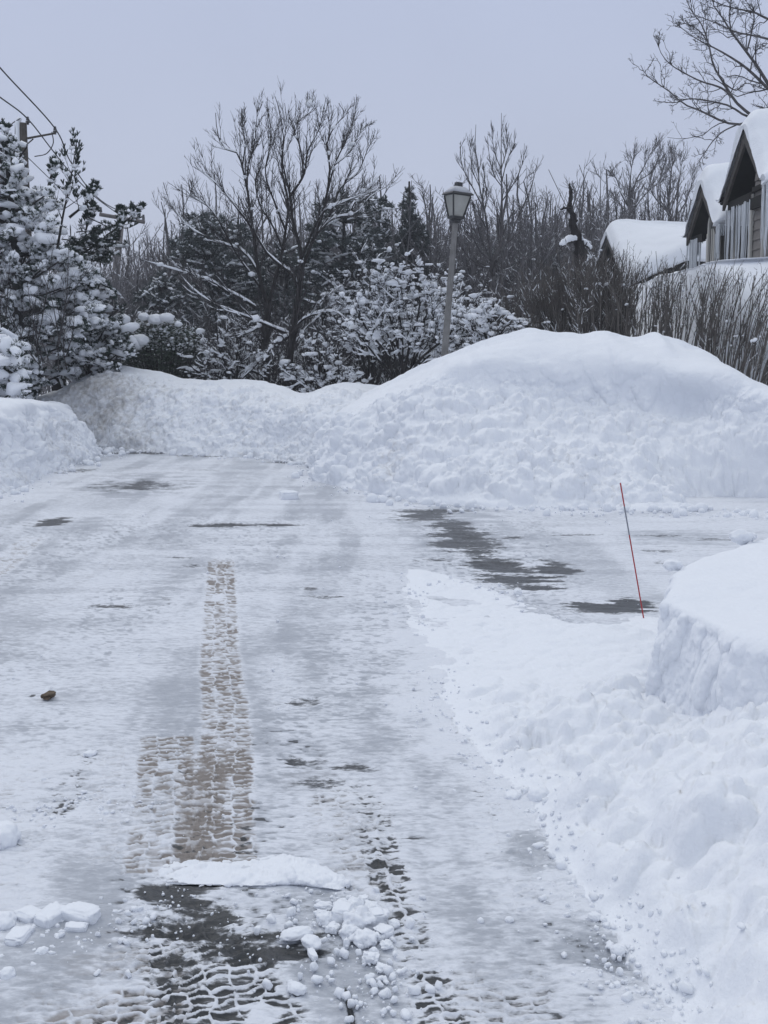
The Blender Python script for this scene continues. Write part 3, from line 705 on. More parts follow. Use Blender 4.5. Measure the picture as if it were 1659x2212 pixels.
edge = [(1440,2212),(1405,2150),(1350,2080),(1290,1980),(1222,1900),(1175,1800),(1125,1720),(1040,1640),(955,1520),(930,1440)]
crumbs(edge, 900, .08, .0015, .010, True); crumbs(edge, 45, .05, .006, .020, True)
crumbs([(900,1380),(880,1290),(1000,1260),(1110,1295),(1240,1345)], 110, .10, .003, .016, True)
crumbs([(340,1925),(450,1925),(600,1925),(740,1930)], 60, .05, .0015, .006)
crumbs([(660,1960),(760,2010),(800,2100),(820,2180)], 300, .09, .002, .014)
crumbs([(20,2020),(200,2010),(250,1980)], 200, .08, .002, .010)
crumbs([(20,1760),(150,1740),(330,1760)], 160, .10, .002, .009)
crumbs([(300,1950),(450,2000),(600,2060)], 90, .08, .0015, .005)
for base in (MS, FB, LB):
    pl = catmull(np.array([s_[0][:2] for s_ in base]), 400); n = 420
    p = pl[rng.integers(0, 400, n)]+rng.normal(0, .22, (n, 2)); p = p[p[:, 1] > 9.5]; n = len(p); r = .01+.055*rng.random(n)**4
    a.inst(*IC2, np.column_stack([p, r*.4]), r[:, None]*rng.uniform(.7, 1.3, (n, 3)), rrot(n, .6))
n = 500; p = np.column_stack([rng.uniform(-3, 2.5, n), rng.uniform(2.6, 12, n)]); r = .002+.010*rng.random(n)**4
a.inst(*IC1, np.column_stack([p, r*.4]), r[:, None]*np.ones((n, 3)), rrot(n, .6))
tag(a.build('snow_crumbs', M_snow), 'crumbs of loose snow scattered over the road edges', kind='stuff')
print('clods done')

# ------------------------------------------------------------------ trees
def limbs_from(pts_list, K=14):
    return np.array([catmull(np.array(p), K) for p in pts_list])
def spawn(Pp, R, n, tr=(.2, .98), ang=(.5, .9), lenf=(.35, .6), lmax=None, up=.25, K=6, rf=.55, curve=.35, wig=.04, lmin=.05, rmin=.003, side=None, flat=0):
    """children of every path, vectorised"""
    M, Kp = R.shape; L = np.linalg.norm(np.diff(Pp, axis=1), axis=2).sum(1)
    idx = np.repeat(np.arange(M), n); t = rng.uniform(*tr, len(idx))
    f = t*(Kp-1); i = np.minimum(f.astype(int), Kp-2); f = f-i
    s0 = Pp[idx, i]*(1-f)[:, None]+Pp[idx, i+1]*f[:, None]; r0 = R[idx, i]*(1-f)+R[idx, i+1]*f
    tan = norm(Pp[idx, i+1]-Pp[idx, i]); rv = rng.normal(size=tan.shape); rv[:, 1] *= (1-flat)
    perp = norm(rv-(rv*tan).sum(1, keepdims=True)*tan)
    an = rng.uniform(*ang, len(idx))[:, None]
    d = norm(tan*np.cos(an)+perp*np.sin(an)+np.array([0, 0, up*.6]))
    ln = L[idx]*rng.uniform(*lenf, len(idx))*(1.15-.75*t)
    if lmax: ln = np.minimum(ln, lmax*rng.uniform(.6, 1, len(idx)))
    ln = np.maximum(ln, lmin)
    u = np.linspace(0, 1, K)[None, :, None]
    bend = norm(rng.normal(size=d.shape)*.5+np.array([0, 0, up*2]))
    path = s0[:, None]+ln[:, None, None]*(d[:, None]*u+bend[:, None]*curve*u*u*.5)
    path = path+np.cumsum(rng.normal(0, 1, path.shape)*wig*ln[:, None, None]*np.minimum(u*4, 1), 1)
    r = np.maximum(r0*rf, rmin)[:, None]*(1-.75*np.linspace(0, 1, K)[None])
    return path, np.maximum(r, rmin*.45)
def snow_tubes(acc, Pp, R, a=.9, b=.006, cover=.75, n=5, thr=.45, mx_=.09):
    """ridge of snow lying on top of each path"""
    if len(Pp) == 0: return
    T = norm(np.gradient(Pp, axis=1)); hz = np.clip((np.hypot(T[..., 0], T[..., 1])-thr)/(1-thr), 0, 1)
    nz_ = .5+.5*vnoise(Pp*7+3, 900); m = smooth(1-cover, 1-cover+.25, nz_)
    rs = np.minimum((a*R+b), mx_)*hz**.6*m*rng.uniform(.7, 1.25, R.shape)
    rs[:, 0] *= .5; rs[:, -1] = 0
    c = Pp+np.stack([0*R, 0*R, R*.7+rs*.45], -1)
    acc.tubes(c, rs, n)
def snow_blobs(acc, pts, r0, r1, IC=IC1, flat=.65, lift=.5):
    n = len(pts)
    if n == 0: return
    r = r0+(r1-r0)*rng.random(n)**2
    s3 = r[:, None]*rng.uniform(.7, 1.4, (n, 3)); s3[:, 2] *= flat
    p = pts+np.column_stack([0*r, 0*r, s3[:, 2]*lift]); acc.inst(*IC, p, s3, rrot(n, .35))
def snow_blobs2(acc, pts, r0, r1):
    n = len(pts); r = r0+(r1-r0)*rng.random(n)**1.6
    s3 = r[:, None]*rng.uniform(.5, 1.3, (n, 3)); s3[:, 0] *= rng.uniform(1, 2.2, n); s3[:, 2] *= .7; p = pts+np.column_stack([0*r, 0*r, s3[:, 2]*.45])
    for k in range(5):
        m = np.arange(n) % 5 == k; acc.inst(*LUMPT[k], p[m], s3[m], rrot(int(m.sum()), .5))
def pick(Pp, n, lo=0.0, hi=1.0):
    M, K = Pp.shape[:2]; i = rng.integers(0, M, n); t = rng.uniform(lo, hi, n)*(K-1); j = np.minimum(t.astype(int), K-2); f = (t-j)[:, None]
    return Pp[i, j]*(1-f)+Pp[i, j+1]*f
def crop2(Y, pts, jit=.0):
    return [P((x/2.074+350)*.864, (y/2.074+200)*.864, Y) for x, y in pts]
def with_depth(path, Y, dy, map_):
    """hand-traced limb: depth drifts by dy metres along it, so the crown has real depth"""
    n = len(path); out = []
    for k, (x, y) in enumerate(path):
        X_, Y_ = map_(x, y); out.append(P(X_, Y_, Y+dy*(k/(n-1))**1.0))
    return out
def tree(name, label, cat, limbs, base, lv, mb=M_bark, mt=M_twig, snow=None, group=None, blobs=None, sides=7):
    """limbs: list of (pts, r0, r1); lv: list of spawn kwargs"""
    t = thing(name, label, cat, base, group)
    A = Acc(); K = 16; LP = []; LR = []
    for pts, r0, r1 in limbs:
        LP.append(catmull(np.array(pts), K)); LR.append(r1*.8+(r0-r1)*.72*np.linspace(1, 0, K)**1.25)
    LP, LR = np.array(LP), np.array(LR); A.tubes(LP, LR, sides)
    trunk = A.build('trunk', mb)
    B = Acc(); S = Acc(); cur = [(LP, LR)]; allp = []
    pp, rr = LP, LR
    for k, kw in enumerate(lv):
        pp, rr = spawn(pp, rr, **kw); B.tubes(pp, rr, 4 if k == 0 else 3); cur.append((pp, rr)); 
    crown = B.build('crown', mt)
    sn = None
    if snow:
        for k, (a_, b_) in enumerate(cur):
            if k < len(snow) and snow[k]: snow_tubes(S, a_, b_, **snow[k])
        if blobs:
            for lvl, n, r0, r1 in blobs: snow_blobs(S, pick(cur[lvl][0], n, .05, .9), r0, r1)
        sn = S.build('snow', M_snow_far)
    adopt(t, trunk, crown, sn); return t

m2 = lambda x, y: ((x/2.074+350)*.864, (y/2.074+200)*.864)
L1 = [ # twin-trunk tree, first stem
 ([(655,1600),(655,1400),(660,1250),(665,1170)], 0, .105, .085), ([(665,1170),(640,1100),(620,1020),(600,900),(590,800),(575,700),(555,560),(530,450),(505,380),(430,350),(400,260),(392,170)], -.8, .07, .008),
 ([(665,1170),(690,1080),(715,980),(740,880),(755,780),(770,640),(740,500),(735,380),(745,300),(720,150),(700,85)], .5, .065, .008),
 ([(555,560),(560,450),(590,350),(605,220),(608,100)], -.3, .03, .006), ([(530,450),(545,340),(535,250),(530,150)], .5, .025, .006),
 ([(600,1180),(520,1130),(430,1085),(380,1050),(300,1020),(200,990),(100,960),(0,930)], -1.0, .05, .008),
 ([(620,1020),(580,940),(520,880),(430,850),(360,820),(250,760),(160,640),(120,530)], .9, .045, .007),
 ([(640,1100),(570,1000),(500,900),(390,700),(330,640),(270,600),(250,520)], -.6, .035, .007),
 ([(660,1250),(560,1310),(440,1330),(360,1345)], -.8, .03, .008), ([(655,1540),(560,1500),(480,1470),(400,1420),(330,1390)], -.9, .045, .012),
 ([(655,1450),(560,1420),(500,1440),(420,1500),(300,1530)], .5, .03, .008),
 ([(740,880),(690,760),(620,640),(600,520),(640,400),(615,200)], .8, .035, .006),
 ([(755,780),(700,640),(650,480),(680,300),(655,110)], .2, .035, .006)]
L2 = [([(755,1640),(775,1500),(780,1380),(800,1280),(815,1180),(825,1090),(835,990)], 0, .10, .075),
 ([(835,990),(835,900),(820,830),(790,720),(780,600),(770,560),(740,430),(745,330),(760,220),(750,120)], .3, .06, .007),
 ([(835,990),(870,900),(900,820),(940,720),(970,590),(985,440),(970,330),(1010,240),(1060,180),(1030,120)], -.5, .055, .007),
 ([(900,820),(985,700),(1040,560),(1130,480),(1180,360),(1215,290)], .8, .04, .006), ([(780,600),(850,490),(870,370),(930,250),(965,90)], -.4, .04, .006),
 ([(850,490),(830,350),(800,240),(870,170),(880,70)], .4, .028, .005), ([(970,590),(1010,440),(1060,330),(1100,240),(1135,160)], .5, .03, .005),
 ([(775,1320),(700,1290),(600,1245),(500,1210),(420,1180),(350,1140),(270,1080),(200,1000)], -1.1, .05, .008),
 ([(740,970),(660,900),(600,800),(560,740),(490,650),(420,560),(350,500),(300,460),(280,420)], -.9, .04, .007),
 ([(825,1060),(780,1000),(740,970)], -.1, .045, .04),
 ([(800,1290),(850,1240),(920,1210),(1010,1200),(1080,1250),(1150,1290)], -.8, .035, .008), ([(840,1140),(920,1160),(980,1110),(1060,1080),(1150,1060)], .6, .035, .007),
 ([(780,1530),(850,1520),(970,1530)], -.5, .03, .012), ([(835,930),(940,700),(1040,640),(1150,590),(1250,490)], -1.0, .035, .006),
 ([(900,820),(1000,720),(1120,690),(1200,600),(1330,530)], .3, .03, .005), ([(780,1330),(720,1350),(670,1400),(640,1470)], -.6, .05, .03),
 ([(780,1400),(850,1300),(930,1220),(1000,1130)], .5, .03, .008), ([(1010,440),(1080,380),(1150,260),(1195,230)], .3, .022, .005)]
def mktree(name, label, L, Y, base, mp_, **kw):
    return tree(name, label, 'tree', [(with_depth(p, Y, dy, mp_), r0, r1) for p, dy, r0, r1 in L], base, **kw)
lv1 = [dict(n=22, tr=(.18, .88), ang=(.3, .7), lenf=(.18, .42), up=.6, K=7, rf=.5, rmin=.006, wig=.022, lmax=.85), dict(n=8, ang=(.35, .9), lenf=(.2, .5), up=.4, K=4, rf=.6, rmin=.005, wig=.03, lmax=.38)]
sn1 = [dict(a=.75, b=.018, cover=.9, n=6, thr=.42), dict(a=.6, b=.012, cover=.5, thr=.5), dict(a=.3, b=.007, cover=.25, thr=.55)]
mktree('bare_tree', 'leafless tree left of the twin pair, forked trunk and long low left branches', L1, 24.2, [*P(565,835,24.2)[:2], 0.], m2, lv=lv1, snow=sn1, blobs=[(0, 26, .04, .10), (1, 40, .02, .05)], group='twin leafless trees behind the far bank')
mktree('bare_tree', 'leafless tree at right of the twin pair, trunk in the dip of the far bank', L2, 23.6, [*P(617,850,23.6)[:2], 0.], m2, lv=lv1, snow=sn1, blobs=[(0, 30, .04, .11), (1, 40, .02, .05)], group='twin leafless trees behind the far bank')
m3 = lambda x, y: ((x/2.765+1000)*.864, (y/2.765+250)*.864)
L3 = [([(640,1500),(640,1250),(640,1120)], 0, .10, .08), ([(640,1120),(690,1010),(705,880),(705,700),(700,500),(700,300),(702,90)], .2, .06, .007),
 ([(640,1120),(610,950),(585,760),(550,600),(540,450),(520,330),(525,170)], -.5, .045, .007), ([(640,1110),(560,1050),(490,930),(440,880),(400,780),(380,760)], -.6, .03, .006),
 ([(640,1120),(700,1040),(760,950),(820,800),(900,620),(940,480),(955,400)], .6, .04, .006), ([(705,700),(760,620),(820,510),(855,400),(860,300)], -.3, .025, .005),
 ([(705,600),(650,520),(620,400),(605,250)], .3, .02, .005), ([(705,560),(740,420),(780,330),(805,230)], .3, .02, .005), ([(640,1160),(560,1150),(480,1090),(400,980)], .5, .03, .006),
 ([(585,760),(500,600),(440,480),(415,360),(435,290)], -.2, .025, .005), ([(700,480),(660,380),(640,270),(640,180)], -.3, .018, .005), ([(700,480),(740,330),(735,240),(755,160)], .3, .018, .005),
 ([(550,600),(500,480),(490,350),(500,260)], .2, .018, .005), ([(585,760),(600,640),(580,520),(580,430)], .2, .018, .005)]
lv3 = [dict(n=15, ang=(.3, .7), lenf=(.15, .35), tr=(.15, .9), up=.7, K=6, rf=.5, rmin=.006, wig=.02, lmax=.65), dict(n=5, ang=(.3, .8), lenf=(.3, .55), up=.6, K=4, rf=.6, rmin=.0045, wig=.03, lmax=.4)]
mktree('bare_tree', 'leafless tree with two tall upright leaders just right of the lamp post', L3, 28, [*P(1038,800,28)[:2], .2], m3, lv=lv3, snow=[dict(a=.5, b=.01, cover=.5, n=5, thr=.5), dict(a=.4, b=.006, cover=.25)], mb=M_bark2)
m4 = lambda x, y: ((x/2.304+1450)*.864, (y/2.304)*.864)
L4 = [([(1500,1300),(1420,900),(1300,700)], 0, .22, .18), ([(1300,700),(1180,690),(1000,675)], -.5, .10, .06), ([(1000,675),(900,590),(830,480),(770,380),(740,250),(700,140),(640,60),(600,-40)], -.5, .05, .010),
 ([(1000,680),(940,660),(860,610),(760,585),(680,572),(620,570),(560,590),(500,590),(420,580)], .5, .04, .008), ([(1180,700),(1000,700),(900,718),(800,690),(700,640),(600,600),(520,530),(430,470),(380,430),(350,375)], -1, .05, .008),
 ([(1300,700),(1180,600),(1083,510),(980,410),(900,350),(800,290),(720,250),(650,210),(570,150)], .4, .07, .008), ([(900,590),(860,540),(800,500),(700,470),(600,420),(520,370),(470,310),(445,245)], -.7, .04, .008),
 ([(1300,650),(1160,560),(1083,480),(1020,380),(960,300),(870,180),(820,100),(770,30),(760,-60)], .9, .075, .012), ([(1350,400),(1200,260),(1083,225),(1000,205),(900,185),(800,140),(700,100),(600,60)], 0, .05, .008),
 ([(1350,300),(1200,150),(1083,110),(1000,70),(900,50),(800,20),(700,-30)], .7, .055, .01), ([(900,720),(820,760),(760,820),(720,880),(690,930),(710,1000)], -.4, .025, .007),
 ([(960,300),(990,180),(1000,80),(940,-20)], .4, .03, .008), ([(870,180),(860,80),(880,-30)], -.3, .028, .008), ([(980,410),(1010,300),(1083,250)], .3, .025, .008), ([(830,480),(900,520),(960,480),(1083,520)], .2, .025, .008),
 ([(1300,700),(1100,630),(1050,640),(1000,675)], .2, .05, .03), ([(740,250),(690,180),(620,140),(570,130)], .2, .022, .006)]
lv4 = [dict(n=12, ang=(.5, 1.0), lenf=(.15, .38), up=.15, K=7, rf=.5, rmin=.009, wig=.045, lmax=1.5), dict(n=5, ang=(.5, 1.0), lenf=(.3, .6), up=.25, K=5, rf=.6, rmin=.006, wig=.05, lmax=.6), dict(n=2, ang=(.5, 1.), lenf=(.3, .6), up=.2, K=4, rf=.7, rmin=.0055, wig=.05, lmax=.25)]
mktree('bare_tree', 'large leafless tree spreading over the houses at upper right', L4, 27, [*P(1880,760,27)[:2], 1.2], m4, lv=lv4, mb=M_bark2)
# two wind-bent trees behind the low roof
L5 = [([(280,1560),(280,1260),(290,1180),(300,1080)], 0, .11, .03), ([(290,1180),(320,1050),(370,960),(410,880),(450,840)], .5, .05, .008), ([(285,1200),(240,1120),(210,1030),(180,1010)], -.5, .05, .008),
 ([(290,1160),(290,1050),(300,950),(330,870)], .2, .05, .008), ([(285,1240),(360,1140),(420,1080),(520,1020)], -.3, .04, .008), ([(320,1050),(400,1000),(450,920),(470,860)], .3, .03, .007), ([(280,1240),(220,1160),(180,1110)], .3, .03, .007)]
L6 = [([(530,1560),(525,1280),(510,1190),(505,1080)], 0, .11, .03), ([(510,1190),(520,1050),(530,950),(530,870)], .3, .06, .008), ([(515,1230),(440,1150),(400,1060),(430,960)], -.4, .045, .008),
 ([(520,1220),(560,1100),(580,980),(580,900)], .4, .045, .008), ([(520,1280),(600,1180),(640,1070),(650,1000)], -.3, .04, .008), ([(520,1240),(450,1120),(470,1000),(500,900)], .3, .035, .008)]
lv5 = [dict(n=16, tr=(.35,1), ang=(.3, .8), lenf=(.25, .55), up=.5, K=6, rf=.5, rmin=.010, wig=.04, lmax=1.4), dict(n=7, ang=(.3, .9), lenf=(.3, .6), up=.4, K=5, rf=.6, rmin=.008, wig=.05, lmax=.6)]
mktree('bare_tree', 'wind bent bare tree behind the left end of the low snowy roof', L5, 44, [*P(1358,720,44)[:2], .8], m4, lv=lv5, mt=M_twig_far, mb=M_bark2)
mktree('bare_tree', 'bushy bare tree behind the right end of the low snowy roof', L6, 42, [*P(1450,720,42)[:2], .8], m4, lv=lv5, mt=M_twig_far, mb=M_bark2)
# dead snag
ms = lambda x, y: ((x/8.19+1400)*.864, (y/8.19+430)*.864)
sg = [([(440,3000),(430,2200),(430,1900),(420,1650),(385,1420)], 0, .17, .125), ([(385,1420),(300,1200),(255,1050),(280,920),(210,790),(150,735),(95,725)], -.3, .105, .035),
      ([(225,800),(205,690),(215,600),(225,450),(205,330),(195,245)], .1, .06, .022), ([(380,1400),(250,1420),(150,1440),(60,1500),(10,1520)], -.4, .05, .02),
      ([(385,1400),(440,1450),(560,1520),(640,1600)], .3, .045, .018), ([(300,1060),(340,1020),(380,980)], .1, .02, .008), ([(95,725),(40,760),(0,765)], 0, .03, .01), ([(490,1850),(560,1800),(650,1760)], .3, .035, .02),
      ([(215,600),(245,380),(250,370)], 0, .012, .02)]
Ys = 25
t = thing('dead_tree', 'dark broken snag with a crooked top between the lamp post and the low snowy roof', 'tree', [*P(1248,760,Ys)[:2], .2])
A = Acc(); S = Acc()
LP = np.array([catmull(np.array(with_depth(p, Ys, dy, ms)), 18) for p, dy, r0, r1 in sg]); LR = np.array([np.linspace(r0, r1, 18)*(1+.12*rng.normal(size=18)) for p, dy, r0, r1 in sg])
A.tubes(LP, LR, 9)
snow_tubes(S, LP[3:5], LR[3:5]*1.0, a=.8, b=.04, cover=.95, n=8, thr=.1, mx_=.085); snow_tubes(S, LP[7:8], LR[7:8], a=1.0, b=.03, cover=1., n=6, thr=.2)
pp, rr = spawn(LP, LR, n=3, ang=(.6, 1.1), lenf=(.1, .3), rf=.25, rmin=.006, lmax=.5); B = Acc(); B.tubes(pp, rr, 4); snow_tubes(S, pp, rr, a=.6, b=.01, cover=.5)
adopt(t, A.build('trunk', M_bark), B.build('crown', M_twig), S.build('snow', M_snow_far))
print('trees 1 done')

# ---------------- snow-laden crab-apple shrubs beside the lamp
def shrub(name, label, cx, cy, Y, wpx, hpx, nst, lean=0, seed=0, group=None, blobn=320, mt=M_bark, depth=1.0, blobr=(.024, .072), up=.25):
    base = P(cx, cy, Y); sc = Y/F_; W_, Hh = wpx*sc, hpx*sc
    LPs = []; LRs = []
    for k in range(nst):
        a_ = -1+2*(k+.5)/nst+rng.normal(0, .12); x1 = a_*W_*.5+lean; h1 = Hh*(1-.45*a_*a_)*rng.uniform(.75, 1.0); dy = rng.normal(0, depth*.5)
        p0 = base+np.array([rng.normal(0, .06), rng.normal(0, .06), 0])
        p1 = base+np.array([x1*.35, dy*.3, h1*.40]); p2 = base+np.array([x1*.75, dy*.7, h1*.72]); p3 = base+np.array([x1, dy, h1])
        LPs.append(catmull(np.array([p0, p1, p2, p3])+rng.normal(0, .05, (4, 3))*np.array([[0], [1], [1], [1]]), 14)); LRs.append(np.linspace(.032, .008, 14)*rng.uniform(.7, 1.2))
    LPs, LRs = np.array(LPs), np.array(LRs)
    t = thing(name, label, 'shrub', base, group)
    A = Acc(); A.tubes(LPs, LRs, 6); B = Acc(); S = Acc()
    p1, r1 = spawn(LPs, LRs, n=11, ang=(.5, 1.2), lenf=(.25, .55), up=up, K=7, rf=.55, rmin=.007, wig=.05, lmax=.95)
    p2, r2 = spawn(p1, r1, n=10, ang=(.5, 1.2), lenf=(.3, .65), up=up, K=5, rf=.6, rmin=.007, wig=.06, lmax=.4)
    B.tubes(p1, r1, 4); B.tubes(p2, r2, 3)
    snow_tubes(S, LPs, LRs, a=.9, b=.012, cover=.6, thr=.4); snow_tubes(S, p1, r1, a=1.2, b=.018, cover=.62, thr=.3); snow_tubes(S, p2, r2, a=1.0, b=.014, cover=.42, thr=.3)
    snow_blobs2(S, pick(p1, int(blobn*.55)), blobr[0]*.8, blobr[1]*1.05); snow_blobs2(S, pick(p2, int(blobn*.6)), blobr[0]*.6, blobr[1]*.7)
    adopt(t, A.build('stem', mt), B.build('twigs', mt), S.build('snow', M_snow_far)); return t
shrub('snowy_shrub', 'spreading crab apple shrub heaped with snow, left of the lamp post', 868, 850, 21.6, 300, 270, 11, blobn=560)
shrub('snowy_shrub', 'snow clumped shrub straight behind the lamp post', 975, 840, 22.6, 260, 230, 9, blobn=420)
shrub('snowy_shrub', 'tall snow flecked shrub with its tip caught on a white clump, above the crab apple', 800, 840, 24.6, 230, 300, 9, blobn=330)
shrub('snowy_shrub', 'low snow laden bush right of the lamp post base', 1060, 800, 20.2, 180, 150, 8, blobn=260)
shrub('snowy_shrub', 'low snowy brush in the gap right of the twin trunks', 700, 880, 23, 170, 150, 8, blobn=150)
shrub('snowy_shrub', 'low snowy brush between the holly and the twin trunks', 500, 880, 24, 190, 190, 8, blobn=110)

# ---------------- hedge of upright stems on the right
def stems(name, label, x0, x1, ytop, ybase, Y, n, lean=(0, .15), mt=M_twig_brown, dy=.8, sn=120, curve=.2, twn=7, group='brushy hedge shrubs along the right side'):
    n = int(n*1.35); ytop = ytop-12; xb = rng.uniform(x0, x1, n); LPs = []
    for k in range(n):
        Yk = Y+rng.uniform(-dy, dy); b_ = P(xb[k], ybase, Yk); f_ = (xb[k]-x0)/(x1-x0)
        tp = P(xb[k], ytop+rng.normal(0, 9)+rng.random()**1.5*110, Yk); ln = tp[2]-b_[2]
        le = lean[0]+(lean[1]-lean[0])*f_+rng.normal(0, .10)
        pts = np.array([b_, b_+[le*ln*.25, 0, ln*.35], b_+[le*ln*.6, rng.normal(0, .08), ln*.7], b_+[le*ln*1.1, rng.normal(0, .15), ln]])
        LPs.append(catmull(pts, 9))
    LPs = np.array(LPs); LRs = np.linspace(.011, .0045, 9)[None]*rng.uniform(.6, 1.2, n)[:, None]
    cb = P((x0+x1)/2, ybase, Y)
    t = thing(name, label, 'shrub', cb, group)
    A = Acc(); A.tubes(LPs, LRs, 4); B = Acc(); S = Acc()
    p1, r1 = spawn(LPs, LRs, n=twn, ang=(.25, .7), lenf=(.12, .32), up=.5, K=5, rf=.6, rmin=.0045, wig=.04, lmax=.5, tr=(.25, 1)); B.tubes(p1, r1, 3)
    p2, r2 = spawn(p1, r1, n=1 if twn < 7 else 2, ang=(.3, .9), lenf=(.3, .6), up=.3, K=4, rf=.7, rmin=.004, wig=.06, lmax=.18); B.tubes(p2, r2, 3)
    snow_tubes(S, p1, r1, a=.5, b=.010, cover=.5, thr=.35)
    snow_blobs2(S, pick(p1, sn//2), .010, .035)
    adopt(t, A.build('stems', mt), B.build('twigs', mt), S.build('snow', M_snow_far)); return t
stems('hedge_shrub', 'dense brown brush between the lamp post and the snag, lowest of the hedge', 1085, 1180, 640, 820, 21.5, 110, (-.1, .1), sn=160, twn=9)
stems('hedge_shrub', 'dense brown shrub under the dead snag', 1160, 1270, 590, 800, 20.6, 150, (-.12, .1), sn=140, twn=10)
stems('hedge_shrub', 'brown hedge shrub in front of the low house gable', 1250, 1350, 565, 790, 19.6, 150, (-.08, .08), sn=110, twn=10)
stems('hedge_shrub', 'hedge shrub in front of the low snowy roof', 1330, 1440, 580, 780, 18.7, 45, (-.05, .1), sn=60, twn=6)
stems('hedge_shrub', 'hedge shrub with upright stems below the arched window house', 1420, 1530, 575, 790, 18.0, 45, (-.05, .15), sn=50, twn=5)
stems('hedge_shrub', 'leaning hedge shrub below the icicle porch', 1510, 1610, 590, 830, 17.3, 45, (0, .3), sn=60, twn=5)
stems('hedge_shrub', 'hedge shrub fanning out at the right edge of the photo', 1580, 1700, 600, 860, 16.8, 56, (.1, .5), sn=80, twn=5)
stems('hedge_shrub', 'low brush behind the mound at far right', 1600, 1760, 700, 880, 16.6, 48, (.1, .5), sn=80, twn=5)
print('shrubs done')

# ---------------- conifers
def needle_tmpl(n=16, L=1.0, wd=.055, spread=.9):
    V = []; F = []
    for k in range(n):
        a_ = rng.uniform(0, 2*math.pi); b_ = rng.uniform(.15, spread); d = np.array([math.cos(a_)*math.sin(b_), math.sin(a_)*math.sin(b_), math.cos(b_)])
        s_ = norm(np.cross(d, rng.normal(size=3)))*wd; l = L*rng.uniform(.7, 1)
        i = len(V); V += [s_, -s_, d*l-s_*.5+d*0, d*l+s_*.5]; F.append((i, i+1, i+2, i+3))
    return np.array(V), np.array(F)
TUFT = [needle_tmpl() for _ in range(4)]
TUFT_UP = [needle_tmpl(18, 1.0, .07, .55) for _ in range(3)]
CLUMP = [needle_tmpl(26, 1.0, .07, 2.6) for _ in range(4)]
def align(d):
    """rotation matrices taking +z to d"""
    d = norm(d); r = rng.normal(size=d.shape); x = norm(np.cross(r, d)); y = np.cross(d, x)
    return np.stack([x, y, d], -1)
def add_tufts(acc, tm, pos, dirs, s0, s1):
    n = len(pos); R_ = align(dirs); sc = rng.uniform(s0, s1, n)
    for k in range(len(tm)):
        m = np.arange(n) % len(tm) == k
        acc.inst(*tm[k], pos[m], np.repeat(sc[m][:, None], 3, 1), R_[m])
def in_poly(pg, n):
    pg = np.array(pg, float); out = []
    lo, hi = pg.min(0), pg.max(0)
    while len(out) < n:
        q_ = rng.uniform(lo, hi, (n*2, 2)); d_ = inside_dist(q_[:, 0], q_[:, 1], pg); out += list(q_[d_ > 0])
    return np.array(out[:n])
